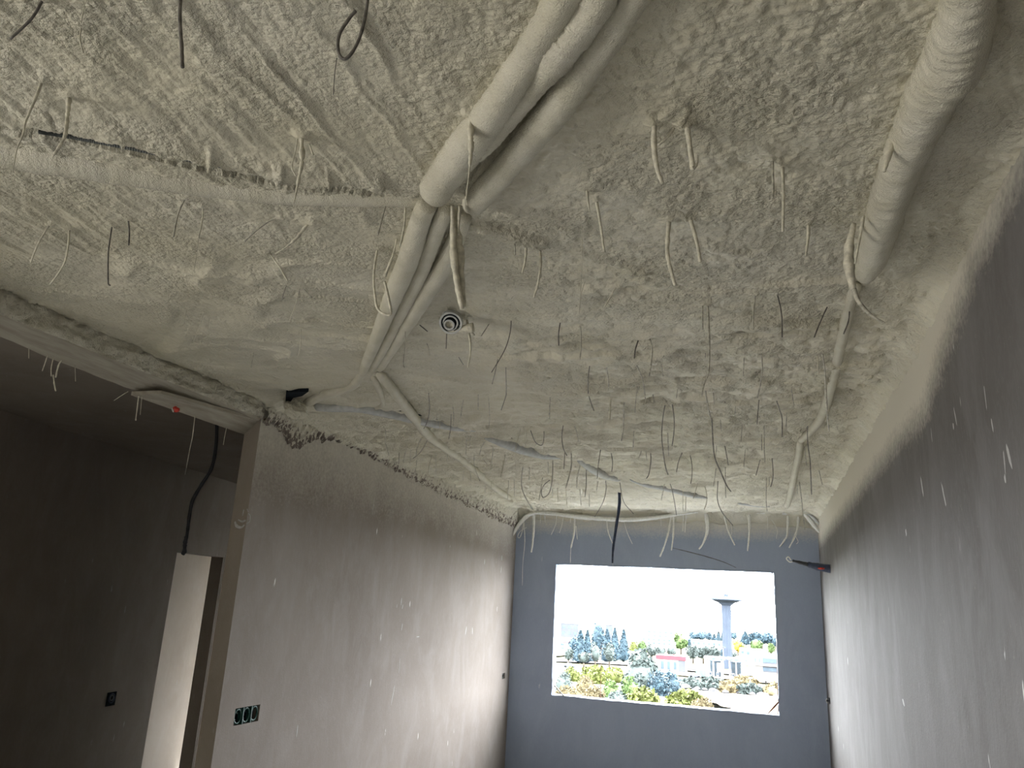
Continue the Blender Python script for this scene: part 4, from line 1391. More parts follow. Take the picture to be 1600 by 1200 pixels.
# cable end sticking out of the right wall
rw = at_x(1298, 890, 0.0) if False else None
yw = 7.0
for _ in range(20):
    p_ = at_x(1297, 889, float(right_x(yw)))
    yw = p_[1]
pr = empty('wall_cable_stub', tuple(p_))
tag(pr, 'black cable stub with red mark sticking out of the right wall', 'cable')
tip = at_y(1229, 874, yw)
mid1 = at_y(1262, 882, yw)
child('sheath', wire_mesh('sheath', np.array([p_ + [0.02, 0, 0], at_y(1280, 886, yw), mid1]), [0.045, 0.04, 0.028], 0.08, 3, 12), BLUEBLK, pr)
child('inner_sheath', wire_mesh('inner_sheath', np.array([mid1, at_y(1250, 879, yw), at_y(1238, 876, yw)]), [0.022, 0.019, 0.012], 0.1, 3, 10), BLACK, pr)
child('white_tip', wire_mesh('white_tip', np.array([at_y(1240, 877, yw), at_y(1234, 878, yw), at_y(1229, 873, yw), at_y(1232, 870, yw), at_y(1236, 875, yw)]), 0.006, 0, 3, 8), WIRE_W, pr)
rb_ = at_y(1283, 888, yw) + np.array([0, -0.045, -0.004])
child('red_mark', wire_mesh('red_mark', np.array([rb_ - [0.035, 0, 0], rb_, rb_ + [0.03, 0, 0]]), [0.006, 0.012, 0.006], 0, 2, 8), RED, pr)

# small bolt lower on the right wall
yw2 = 7.0
for _ in range(20):
    p2 = at_x(1297, 1095, float(right_x(yw2)))
    yw2 = p2[1]
bo = empty('wall_bolt', tuple(p2))
tag(bo, 'small dark bolt on the right wall below the cable stub', 'bolt')
child('plate', wire_mesh('plate', np.array([p2 + [0.005, 0, 0], p2 - [0.012, 0, 0]]), 0.035, 0, 1, 8), BLACK, bo)
child('shank', wire_mesh('shank', np.array([p2, p2 - [0.04, 0, 0]]), 0.012, 0, 1, 8), BLACK, bo)
child('clip', wire_mesh('clip', np.array([p2 + [-0.03, 0, 0.02], p2 + [-0.04, 0, 0], p2 + [-0.03, 0, -0.03]]), 0.006, 0, 1, 6), GREYC, bo)

# ================================================================== BITS ROUND THE WINDOW
yw_ = YB + 0.03
strand('rebar_stub', [(866, 1071), (876, 1082), (885, 1092)], yw_, [0.010, 0.009, 0.009], WIRE_G, 'dark steel stub across the lower left corner of the window', 'rebar', knob=0)
strand('rebar_stub', [(1221, 1092), (1211, 1103), (1200, 1115)], yw_, [0.006, 0.012, 0.006], RUST, 'brown steel stub across the lower right corner of the window', 'rebar', knob=0)
strand('steel_rod', [(1216, 1116), (1215, 1060), (1213, 990)], YB + 0.15, [0.006, 0.006, 0.005], RUST, 'thin rusty rod standing at the right side of the window', 'rod', knob=0)
strand('steel_rod', [(938, 1097), (939, 1050), (939, 1005)], YB + 0.15, [0.004, 0.003, 0.002], RUST, 'thin brown rod standing at the left part of the sill', 'rod', knob=0)
strand('wire_end', [(1209, 892), (1204, 900), (1196, 917)], yw_, [0.008, 0.007, 0.006], GREYD, 'short grey wire hanging in the top right corner of the window', 'wire', knob=0)
cr = at_y(1187, 921, yw_)
strand('wire_ring', [(1187 + 2.6 * math.cos(a), 921 + 3.2 * math.sin(a)) for a in np.linspace(0, 2 * math.pi, 13)], yw_, [0.005], GREYC, 'tiny wire ring below the wire in the top right window corner', 'ring', knob=0, per=3)
strand('thread', [(1188, 919), (1192, 917), (1197, 916)], yw_, [0.0012], GREYC, 'hair-thin thread between the wire ring and the wire end', 'thread', knob=0)
strand('wall_crack', [(1050, 856), (1075, 862), (1105, 870), (1130, 878), (1150, 887)], YB - 0.001, [0.003, 0.006, 0.006, 0.005, 0.003], GREYD, 'fine dark crack in the plaster above the window', 'crack')

# ================================================================== LEFT SIDE SPACE
cl = empty('black_cable', tuple(at_x(337, 660, -3.8)))
tag(cl, 'black cable hanging beside the doorway in the dark space', 'cable')
ycl = at_x(337, 672, -3.75)[1]
child('sheath', wire_mesh('sheath', on_plane([(339, 640), (338, 690), (331, 730), (315, 757), (302, 780), (297, 800), (293, 830), (290, 850)], ycl), [0.013, 0.013, 0.013, 0.013, 0.013, 0.012, 0.012, 0.010], 0, 1, 10, 8), BLACK, cl)
child('tape_end', wire_mesh('tape_end', on_plane([(291, 838), (289, 850), (288, 862), (285, 866)], ycl), [0.012, 0.014, 0.016, 0.012], 0.2, 5, 10), BLACK, cl)

# single socket box in the dark wall
def on_dark(px, py):
    v = ray(px, py)
    n2 = np.array([Dn[0], Dn[1], 0])
    t = (np.array([D0[0], D0[1], 0]) - CAM).dot(n2) / v.dot(n2)
    return CAM + v * t


sb = on_dark(173, 1092)
so = empty('socket_box', tuple(sb))
tag(so, 'single black socket box in the dark wall left of the doorway', 'socket box')
e1 = np.array([Dd[0], Dd[1], 0])
e3 = np.array([-Dn[0], -Dn[1], 0])
ez = np.array([0, 0, 1.0])


def obox(c, ax, ay, az, hx, hy, hz):
    return MB().hexa([tuple(c + ax * sx * hx + ay * sy * hy + az * sz * hz) for sz in (-1, 1) for sx, sy in ((-1, -1), (1, -1), (1, 1), (-1, 1))])


def oring(c, ax, ay, r, rt, n=24):
    return tube_data(np.array([c + ax * math.cos(a) * r + ay * math.sin(a) * r for a in np.linspace(0, 2 * math.pi, n + 1)]), rt, 6)


bx_ = obox(sb + e3 * 0.003, e1, e3, ez, 0.066, 0.005, 0.062)
child('frame', mesh('frame', bx_.v, bx_.f), TEALD, so)
v, f = oring(sb + e3 * 0.01 + ez * 0.006, e1, ez, 0.042, 0.005)
child('ring', mesh('ring', v, f, True), BLUEBLK, so)
v, f = oring(sb + e3 * 0.01 + ez * 0.01, e1, ez, 0.024, 0.005)
child('ring', mesh('ring', v, f, True), GREYD, so)

# triple socket box in the left wall
lc = np.array([LW0[0] + LWd[0] * (bu0 + bu1) / 2, LW0[1] + LWd[1] * (bu0 + bu1) / 2, bz])
e1 = np.array([LWd[0], LWd[1], 0])
e3 = np.array([LWd[1], -LWd[0], 0])
hw = (bu1 - bu0) / 2
to = empty('triple_socket_box', tuple(lc))
tag(to, 'row of three black and green socket boxes in the left wall', 'socket box')
bx_ = obox(lc - e3 * 0.05, e1, e3, ez, hw - 0.002, 0.004, bh - 0.002)
child('back_plate', mesh('back_plate', bx_.v, bx_.f), TEALD, to)
for i in range(3):
    cx = lc + e1 * hw * (-0.66 + 0.66 * i)
    v, f = tube_data(np.array([cx - e3 * 0.012 + e1 * math.cos(a) * hw * 0.27 + ez * math.sin(a) * bh * 0.82 for a in np.linspace(0, 2 * math.pi, 25)]), 0.006, 6)
    child('well_ring', mesh('well_ring', v, f, True), TEAL, to)
    v, f = tube_data(np.array([cx - e3 * 0.03 + e1 * math.cos(a) * hw * 0.16 + ez * math.sin(a) * bh * 0.5 for a in np.linspace(0.4, 5.2, 17)]), 0.004, 6)
    child('wire_loop', mesh('wire_loop', v, f, True), GREYD if i != 1 else BLUEBLK, to)
for i in (-1, 1):
    bx_ = obox(lc + e1 * hw * 0.335 * i - e3 * 0.018, e1, e3, ez, 0.004, 0.02, bh)
    child('divider', mesh('divider', bx_.v, bx_.f), TEAL, to)
sc_ = np.array([LW0[0] + LWd[0] * su, LW0[1] + LWd[1] * su, sw[2]])
sbx = empty('wall_box', tuple(sc_))
tag(sbx, 'small dark socket hole in the left wall near the far corner', 'socket box')
bx_ = obox(sc_ - e3 * 0.05, e1, e3, ez, 0.058, 0.004, 0.033)
child('back_plate', mesh('back_plate', bx_.v, bx_.f), TEALD, sbx)
v, f = tube_data(np.array([sc_ - e3 * 0.01 + e1 * math.cos(a) * 0.04 + ez * math.sin(a) * 0.024 for a in np.linspace(0, 2 * math.pi, 17)]), 0.005, 6)
child('ring', mesh('ring', v, f, True), GREYD, sbx)

# smear of filler on the end face of the left wall
sm = empty('filler_smear', tuple(at_y(378, 812, 4.45)))
tag(sm, 'curved smear of pale filler on the end of the left wall', 'smear')
for pts, r in (([(367, 815), (370, 822), (377, 824), (382, 820)], [0.006, 0.012, 0.008, 0.005]), ([(372, 812), (378, 815), (384, 813)], [0.004, 0.007, 0.006]), ([(388, 802), (391, 806), (390, 814), (385, 819)], [0.003, 0.004, 0.005, 0.004]),
               ([(381, 796), (379, 806)], [0.005, 0.003]), ([(386, 795), (388, 800)], [0.003, 0.003])):
    P_ = on_plane(pts, 4.4545)
    v, f = tube_data(crom(P_, 6), np.interp(np.linspace(0, 1, len(crom(P_, 6))), np.linspace(0, 1, len(r)), r), 8)
    v = np.array(v)
    v[:, 1] = 4.4545 + (v[:, 1] - 4.4545) * 0.25
    child('blob', mesh('blob', v, f, True), WHITEP, sm)

# foam threads and a red scrap under the beam
GT = 'foam threads under the beam'
for i, (pts, r, lb) in enumerate([
    ([(75, 553), (70, 568), (66, 580)], 0.0018, 'thin foam thread at the left under the beam'),
    ([(83, 560), (80, 575), (80, 588)], 0.0022, 'foam thread right of the leftmost one under the beam'),
    ([(96, 562), (91, 572), (87, 590)], 0.0035, 'thick short foam thread at the left under the beam'),
    ([(83, 586), (85, 600), (87, 611), (84, 598)], 0.003, 'loose foam shred dangling below the left threads'),
    ([(117, 570), (118, 596)], 0.0012, 'very fine foam thread right of the left cluster under the beam'),
    ([(45, 545), (45, 560)], 0.0012, 'tiny foam thread near the left edge under the beam'),
    ([(217, 616), (214, 640), (212, 657)], 0.003, 'long foam thread under the middle of the beam'),
    ([(222, 616), (219, 648)], 0.0012, 'fine foam thread beside the long middle one under the beam'),
    ([(305, 645), (301, 680), (297, 700), (289, 742)], [0.002, 0.0028, 0.002, 0.001], 'longest foam thread under the beam left of the black cable'),
    ([(354, 668), (351, 682), (349, 695)], 0.002, 'short foam thread under the beam right of the black cable'),
    ([(200, 612), (190, 618), (178, 626)], 0.0018, 'stray fibre sticking out left under the middle of the beam'),
]):
    strand('foam_thread', pts, at_x(pts[0][0], pts[0][1], -3.32)[1], r, WIRE_F, lb, 'foam thread', GT, 0.2, 6, 6, i)
rp = at_x(272, 637, -3.32)
rs = empty('red_scrap', tuple(rp))
tag(rs, 'scrap of red plastic caught under the beam', 'scrap')
child('red_strip', wire_mesh('red_strip', on_plane([(269, 632), (273, 637), (277, 641), (271, 643)], rp[1]), [0.006, 0.012, 0.014, 0.005], 0.2, 2, 6), RED, rs)
child('white_strip', wire_mesh('white_strip', on_plane([(265, 629), (268, 636), (271, 644)], rp[1] - 0.01), [0.003, 0.006, 0.003], 0.2, 2, 6), WIRE_W, rs)

# bright paint scrapes on the walls (real dabs of plaster, big enough to see)
def dab(px, py, ln, wd, tilt, plane, lab, seed):
    if plane == 'right':
        yq = 5.0
        for _ in range(25):
            c = at_x(px, py, float(right_x(yq)))
            yq = c[1]
        nrm = np.array([-1.0, 0, 0])
        u_ = np.array([0, 1.0, 0])
    else:
        yq = 6.0
        for _ in range(25):
            c = at_x(px, py, float(left_x(yq)))
            yq = c[1]
        nrm = np.array([1.0, 0, 0])
        u_ = np.array([0, 1.0, 0])
    r_ = random.Random(seed)
    v = []
    n = 14
    for k in range(n):
        a = 2 * math.pi * k / n
        rr = 1 + 0.35 * (r_.random() - 0.5)
        x = math.cos(a) * wd * rr
        z = math.sin(a) * ln * rr
        v.append(c + (u_ * (x + z * tilt) + ez * z) * 0.7 + nrm * 0.001)
    v.append(c + nrm * 0.002)
    f = [(k, (k + 1) % n, n) for k in range(n)]
    tag(link('plaster_scrape', mesh('plaster_scrape', v, f), WHITEP), lab, 'scrape', 'white scrapes on the walls')


for i, a in enumerate([
    (1577, 712, 0.055, 0.014, 0.3, 'right', 'largest white scrape on the right wall near its right edge'),
    (1570, 722, 0.05, 0.008, -0.1, 'right', 'white scrape just left of the largest one on the right wall'),
    (1571, 748, 0.02, 0.010, 0.0, 'right', 'small white dab below the largest scrape on the right wall'),
    (1493, 650, 0.05, 0.008, 0.25, 'right', 'white scrape on the right wall below the pale overspray'),
    (1490, 666, 0.02, 0.010, 0.0, 'right', 'small dab under the scrape below the overspray'),
    (1551, 665, 0.03, 0.008, 0.1, 'right', 'white fleck high on the right wall left of the largest scrape'),
    (1540, 620, 0.06, 0.005, 0.0, 'right', 'faint long scrape highest on the right wall'),
    (1456, 680, 0.05, 0.005, 0.0, 'right', 'thin upright scrape at the overspray border on the right wall'),
    (1441, 760, 0.07, 0.016, 0.25, 'right', 'slanting white scrape on the middle of the right wall'),
    (1475, 773, 0.075, 0.014, 0.4, 'right', 'slanting white scrape right of its twin on the middle right wall'),
    (1416, 832, 0.025, 0.02, 0.2, 'right', 'small pale dab low on the middle of the right wall'),
    (1412, 1098, 0.025, 0.03, 0.9, 'right', 'white dab low on the right wall'),
    (614, 1085, 0.13, 0.008, 0.25, 'left', 'long white scrape in the middle of the left wall'),
    (464, 1143, 0.06, 0.008, 0.0, 'left', 'short white scrape right of the triple socket box'),
    (627, 940, 0.05, 0.010, 0.0, 'left', 'white fleck left of the cluster on the left wall'),
    (629, 948, 0.03, 0.008, 0.3, 'left', 'white dab in the cluster on the left wall'),
    (620, 947, 0.025, 0.006, 0.0, 'left', 'tiny fleck in the cluster on the left wall'),
    (628, 980, 0.05, 0.008, 0.2, 'left', 'white fleck below the cluster on the left wall'),
    (728, 985, 0.07, 0.014, 0.3, 'left', 'right hand pair of white strokes, first, on the left wall'),
    (738, 986, 0.06, 0.014, -0.2, 'left', 'right hand pair of white strokes, second, on the left wall'),
    (653, 995, 0.006, 0.05, 0.0, 'left', 'short level white stroke on the left wall'),
    (784, 872, 0.05, 0.02, 0.0, 'left', 'white fleck near the far top of the left wall'),
    (783, 890, 0.06, 0.014, 0.1, 'left', 'longer white fleck below the one near the far top'),
    (757, 878, 0.05, 0.016, 0.0, 'left', 'white fleck left of the far top flecks'),
    (583, 790, 0.11, 0.004, 0.1, 'left', 'thin upright scratch high on the left wall'),
    (624, 1040, 0.10, 0.005, 0.0, 'left', 'thin scratch above the long white scrape on the left wall'),
]):
    dab(*a[:6], a[6], i)

# ================================================================== OUTSIDE
GD = [0, 11, 30, 50, 80, 110, 150, 220, 300, 360, 450, 600, 800, 1200, 1800]
GZ = [-3.4, -3.4, -3.9, -5.6, -8.2, -10.6, -13.6, -18.4, -23.2, -26.0, -28.6, -32.5, -35.5, -38.0, -40.0]


def gz(d):
    return CAM[2] + np.interp(d, GD, GZ)


def ground(px, py):
    v = ray(px, py)
    ds = np.concatenate([np.arange(12, 400, 0.5), np.arange(400, 1800, 4)])
    zz = CAM[2] + v[2] * ds / v[1]
    k = np.argmax(zz < gz(ds))
    if zz[k] >= gz(ds[k]):
        k = len(ds) - 1
    return CAM + v * (ds[k] / v[1])


def atd(px, py, d):
    return CAM + ray(px, py) * (d / ray(px, py)[1])


def ground_build(nt, b):
    n = N(nt)
    v = n.map()
    a = n.noise(v, 0.06, 6, 0.6)
    a2 = n.noise(v, 0.5, 5, 0.6)
    c = n.ramp(a, [(0.36, c4(0.020, 0.024, 0.010)), (0.5, c4(0.034, 0.033, 0.019)), (0.62, c4(0.058, 0.050, 0.036))])
    c = n.mix(n.math('MULTIPLY', n.ramp(a2, [(0.4, g(0)), (0.7, g(1))]), 0.5), c, c4(0.022, 0.023, 0.013))
    nt.links.new(c, b.inputs['Base Color'])


GROUND = mat('scrub_ground', (0.1, 0.1, 0.06), 0.95, 0.05, ground_build)
SAND = simple('pale_sand', (0.0950, 0.0775, 0.0575), 0.95, 0.05, 0.15, 0.3)
ASPH = simple('asphalt', (0.0550, 0.0550, 0.0578), 0.9, 0.1, 0.15, 0.5)
LEAF_B = simple('blue_green_leaves', (0.0209, 0.0380, 0.0494), 0.7, 0.2, 0.35, 0.5)
LEAF_G = simple('green_leaves', (0.0320, 0.0528, 0.0144), 0.7, 0.2, 0.35, 0.6)
LEAF_Y = simple('yellow_green_leaves', (0.0562, 0.0660, 0.0150), 0.7, 0.2, 0.3, 0.6)
LEAF_O = simple('grey_olive_leaves', (0.0322, 0.0420, 0.0392), 0.7, 0.2, 0.3, 0.6)
LEAF_A = simple('autumn_leaves', (0.17, 0.115, 0.012), 0.7, 0.2, 0.3, 0.6)
DRY = simple('dry_grass', (0.0770, 0.0633, 0.0358), 0.9, 0.1, 0.3, 0.6)
BARK = simple('bark', (0.06, 0.05, 0.04), 0.9, 0.1, 0.3, 1)
BWHITE = simple('white_render', (0.1760, 0.1705, 0.1650), 0.9, 0.1, 0.06, 0.2)
BGREY = simple('grey_render', (0.0468, 0.0495, 0.0550), 0.9, 0.1, 0.1, 0.2)
BGLASS = simple('dark_glass', (0.03, 0.045, 0.06), 0.2, 0.5, 0.2, 0.3)
BRED = simple('red_fascia', (0.1600, 0.0176, 0.0240), 0.7, 0.2, 0.1, 0.3)
CONC = simple('tower_concrete', (0.034, 0.042, 0.056), 0.9, 0.1, 0.1, 0.15)
STONE = simple('grey_rock', (0.0468, 0.0468, 0.0523), 0.9, 0.1, 0.3, 0.7)
GREENP = simple('green_fascia', (0.02, 0.075, 0.055), 0.6, 0.2, 0.1, 0.3)
TURQ = simple('turquoise_paint', (0.04, 0.13, 0.115), 0.5, 0.3, 0.1, 0.5)
TYRE = simple('tyre_rubber', (0.02, 0.02, 0.02), 0.8, 0.2, 0.1, 1)

gx = np.concatenate([np.linspace(-700, -120, 40)[:-1], np.linspace(-120, 90, 120), np.linspace(90, 500, 30)[1:]])
gy = np.concatenate([np.linspace(11.5, 200, 110), np.linspace(204, 500, 70), np.linspace(520, 1800, 50)])
GX, GY = np.meshgrid(gx, gy)
GZZ = gz(GY) + 0.25 * fbm(GX * 0.15, GY * 0.15, 3, 5) * smooth(14, 40, GY) - 0.25
tag(link('ground', grid_mesh('ground', np.stack([GX, GY, GZZ], -1)), GROUND), 'scrubby valley ground beyond the window', kind='structure')
tag(MB().quad((-700, -200, -4.5), (500, -200, -4.5), (500, 11.5, -4.5), (-700, 11.5, -4.5)).build('ground_yard', SAND), 'sandy yard round the building', kind='structure')


def ground_patch(name, px_pts, m, label, lift=0.25):
    pts = [ground(*p) for p in px_pts]
    n = len(pts)
    rows = []
    half = n // 2
    A = pts[:half]
    Bp = pts[half:][::-1]
    nu, nv = 24, 8
    A = np.array(A)
    Bp = np.array(Bp)
    ta = np.linspace(0, 1, nu)
    ia = np.linspace(0, 1, len(A))
    ib = np.linspace(0, 1, len(Bp))
    P = np.zeros((nv, nu, 3))
    for j in range(nv):
        t = j / (nv - 1)
        for k in range(2):
            P[j, :, k] = np.interp(ta, ia, A[:, k]) * (1 - t) + np.interp(ta, ib, Bp[:, k]) * t
        P[j, :, 2] = gz(P[j, :, 1]) + 0.25 * fbm(P[j, :, 0] * 0.15, P[j, :, 1] * 0.15, 3, 5) * smooth(14, 40, P[j, :, 1]) - 0.25 + lift
    return tag(link(name, grid_mesh(name, P), m), label, kind='structure')


ground_patch('sand_bank', [(1085, 1082), (1130, 1085), (1180, 1090), (1228, 1094), (1232, 1120), (1190, 1122), (1150, 1116), (1120, 1106), (1090, 1096)], SAND, 'pale sandy bank at the lower right of the view', 0.5)
ground_patch('dirt_strip', [(1060, 1056), (1120, 1060), (1180, 1066), (1225, 1070), (1225, 1066), (1180, 1061), (1120, 1056), (1060, 1052)], SAND, 'pale dirt strip below the filling station', 0.5)
ground_patch('road', [(850, 1034), (930, 1037), (1000, 1041), (1060, 1047), (1130, 1054), (1228, 1061), (1228, 1054), (1130, 1048), (1060, 1042), (1000, 1037), (930, 1033), (850, 1030)], ASPH, 'grey road crossing the valley', 0.6)
ground_patch('pale_hillside', [(850, 1002), (875, 1004), (900, 1010), (900, 1024), (875, 1026), (850, 1026)], SAND, 'pale bare slope at the left edge of the view', 0.8)


def blobs(cx, shape, n):
    """random points on a lumpy crown"""
    out = []
    return out


def leaf_cloud(base, w, h, kind, nleaf, ls, seed):
    """crown of leaf quads; base = ground point, w width, h height (m)"""
    r = np.random.default_rng(seed)
    if kind == 'cone':
        t = r.random(nleaf) ** 0.8
        a = r.random(nleaf) * 2 * math.pi
        rad = (w / 2) * (1 - t) ** 0.8 * (0.72 + 0.35 * r.random(nleaf))
        P = np.stack([rad * np.cos(a), rad * np.sin(a), h * (0.05 + 0.95 * t)], -1)
    else:
        nb = 9 if kind == 'round' else 14
        c = r.normal(size=(nb, 3))
        c /= np.linalg.norm(c, axis=1)[:, None]
        c *= (0.25 + 0.3 * r.random(nb))[:, None]
        c[:, 2] = np.abs(c[:, 2]) if kind == 'bush' else c[:, 2]
        rb = 0.32 + 0.22 * r.random(nb)
        k = r.integers(0, nb, nleaf)
        d = r.normal(size=(nleaf, 3))
        d /= np.linalg.norm(d, axis=1)[:, None]
        P = c[k] + d * (rb[k] * (0.8 + 0.25 * r.random(nleaf)))[:, None]
        P[:, :2] *= w / 2 / 0.85
        if kind == 'bush':
            P[:, 2] = np.clip(P[:, 2], -0.05, None) / 0.9 * h
        else:
            P[:, 2] = h * 0.6 + P[:, 2] * h * 0.45
    Q = P + np.asarray(base)
    u = r.normal(size=(nleaf, 3))
    u /= np.linalg.norm(u, axis=1)[:, None]
    v2 = np.cross(u, r.normal(size=(nleaf, 3)))
    v2 /= np.linalg.norm(v2, axis=1)[:, None]
    s = ls * (0.6 + 0.8 * r.random(nleaf))[:, None]
    V = np.stack([Q - u * s, Q - v2 * s * 0.6, Q + u * s, Q + v2 * s * 0.6], 1).reshape(-1, 3)
    me = bpy.data.meshes.new('crown')
    me.vertices.add(nleaf * 4)
    me.vertices.foreach_set('co', V.reshape(-1).astype(np.float32))
    me.loops.add(nleaf * 4)
    me.loops.foreach_set('vertex_index', np.arange(nleaf * 4, dtype=np.int32))
    me.polygons.add(nleaf)
    me.polygons.foreach_set('loop_start', (np.arange(nleaf) * 4).astype(np.int32))
    me.update(calc_edges=True)
    return me


def core(base, w, h, kind, seed):
    b = MB()
    n = 12
    if kind == 'cone':
        pr = [(0.02, 0), (w * 0.36, h * 0.08), (w * 0.30, h * 0.35), (w * 0.2, h * 0.65), (w * 0.02, h * 0.95)]
    elif kind == 'bush':
        pr = [(w * 0.30, -0.2), (w * 0.36, h * 0.25), (w * 0.30, h * 0.55), (w * 0.02, h * 0.78)]
    else:
        pr = [(w * 0.02, h * 0.22), (w * 0.30, h * 0.4), (w * 0.34, h * 0.6), (w * 0.24, h * 0.82), (w * 0.02, h * 0.92)]
    b.lathe(pr, base[0], base[1], n, base[2])
    return mesh('inner_crown', b.v, b.f, True)


def tree(name, px, py0, py1, wpx, kind, m, label, seed, group, D=None, nleaf=900, cat='tree'):
    """px centre, py0 base, py1 top, wpx width in pixels"""
    base = ground(px, py0) if D is None else atd(px, py0, D)
    d = base[1]
    k = np.linalg.norm(base - CAM) / 1235.0
    h_ = (py0 - py1) * k
    w_ = wpx * k
    if D is not None:
        base[2] = gz(d) - 0.25
        top = atd(px, py1, d)
        h_ = top[2] - base[2]
    e = empty(name, tuple(base))
    tag(e, label, cat, group)
    child('crown', leaf_cloud(base, w_, h_, kind, nleaf, max(w_, h_ * 0.4) * (0.055 if nleaf > 1500 else 0.075), seed), m, e)
    child('inner_crown', core(base, w_, h_, kind, seed), m, e)
    if kind != 'bush':
        child('trunk', MB_tube([base + np.array([0, 0, -0.5]), base + np.array([0, 0, h_ * 0.5])], w_ * 0.05 + 0.1), BARK, e)
    return e


def MB_tube(pts, r):
    v, f = tube_data(np.array(pts), r, 8)
    return mesh('trunk', v, f, True)


GTr = 'trees beyond the road'
T = [
    # left dark group
    (895, 1034, 996, 18, 'round', LEAF_B, 'dark rounded tree at the left end of the dark grove'),
    (906, 1036, 990, 18, 'cone', LEAF_B, 'dark pointed tree left of the tall round-topped one'),
    (917, 1036, 989, 14, 'cone', LEAF_B, 'narrow dark pointed tree touching the tall round-topped one'),
    (933, 1036, 971, 22, 'round', LEAF_B, 'tallest round-topped dark tree of the left grove'),
    (948, 1035, 988, 16, 'cone', LEAF_B, 'dark pointed tree right of the tall round-topped one'),
    (960, 1034, 986, 14, 'cone', LEAF_B, 'second dark pointed tree right of the tall round-topped one'),
    (974, 1034, 988, 14, 'cone', LEAF_B, 'last dark pointed tree at the right end of the left grove'),
    (888, 1040, 1010, 16, 'round', LEAF_O, 'low olive tree at the left foot of the grove'),
    (912, 1042, 1020, 18, 'round', LEAF_O, 'low pale tree in front of the grove near the parked cars'),
    (930, 1043, 1008, 16, 'round', LEAF_O, 'mid-height olive tree in front of the tall dark tree'),
    (952, 1043, 1009, 18, 'round', LEAF_O, 'rounded olive tree right of the parked cars'),
    (990, 1030, 1002, 14, 'round', LEAF_Y, 'yellowish tree right of the left grove'),
    (1003, 1030, 1003, 14, 'round', LEAF_G, 'small green tree between the grove and the white blocks'),
    (1018, 1032, 1008, 16, 'round', LEAF_O, 'olive tree behind the big grey bush'),
    (1033, 1034, 1008, 14, 'round', LEAF_O, 'olive tree left of the red-roofed shop'),
    # middle
    (1050, 1035, 1008, 14, 'round', LEAF_O, 'olive tree behind the red-roofed shop'),
    (1064, 1022, 993, 20, 'round', LEAF_G, 'green tree in front of the white blocks'),
    (1078, 1022, 997, 12, 'round', LEAF_B, 'bluish tree right of the one before the white blocks'),
    (1085, 1003, 989, 14, 'round', LEAF_B, 'bluish far tree at the left of the skyline row'),
    (1097, 1004, 988, 14, 'round', LEAF_B, 'bluish far tree in the middle of the skyline row'),
    (1108, 1004, 990, 12, 'round', LEAF_B, 'bluish far tree at the right of the skyline row'),
    (1116, 1004, 992, 7, 'cone', LEAF_B, 'small far cypress left of the water tower'),
    (1123, 1004, 988, 6, 'cone', LEAF_B, 'narrow far cypress nearer the water tower'),
    (1129, 1004, 990, 5, 'cone', LEAF_B, 'narrowest far cypress touching the water tower'),
    (1083, 1036, 1010, 18, 'round', LEAF_O, 'olive tree left of the filling station canopy'),
    (1099, 1036, 1008, 20, 'round', LEAF_O, 'olive tree above the left canopy of the filling station'),
    (1116, 1036, 1012, 18, 'round', LEAF_O, 'olive tree left of the tower foot'),
    (1131, 1036, 1014, 12, 'round', LEAF_B, 'bluish tree at the tower foot'),
    (1143, 1034, 1018, 16, 'round', LEAF_O, 'low olive tree right of the tower foot'),
    # right
    (1147, 1002, 989, 10, 'round', LEAF_B, 'bluish far tree just right of the water tower'),
    (1165, 1008, 989, 12, 'cone', LEAF_B, 'dark pointed tree right of the yellow one'),
    (1153, 1024, 1002, 15, 'round', LEAF_A, 'golden yellow tree right of the water tower'),
    (1164, 1026, 1008, 13, 'round', LEAF_Y, 'yellow-green tree right of the golden one'),
    (1190, 1014, 989, 30, 'round', LEAF_B, 'broad dark tree at the right of the skyline'),
    (1182, 1026, 1000, 18, 'round', LEAF_G, 'green tree in front of the broad dark one'),
    (1205, 1026, 1007, 12, 'round', LEAF_G, 'small green tree left of the right window edge'),
    (1213, 1016, 996, 14, 'round', LEAF_B, 'dark tree at the right window edge'),
    (1205, 1064, 1049, 14, 'bush', LEAF_G, 'round green shrub below the right building'),
]
for i, (px, y0, y1, wd, kd, m_, lb) in enumerate(T):
    tree('tree' if kd != 'cone' else 'cypress', px, y0, y1, wd * (1.5 if kd == 'cone' else 1.12), kd, m_, lb, 100 + i, GTr, nleaf=700 if wd < 20 else 1100)

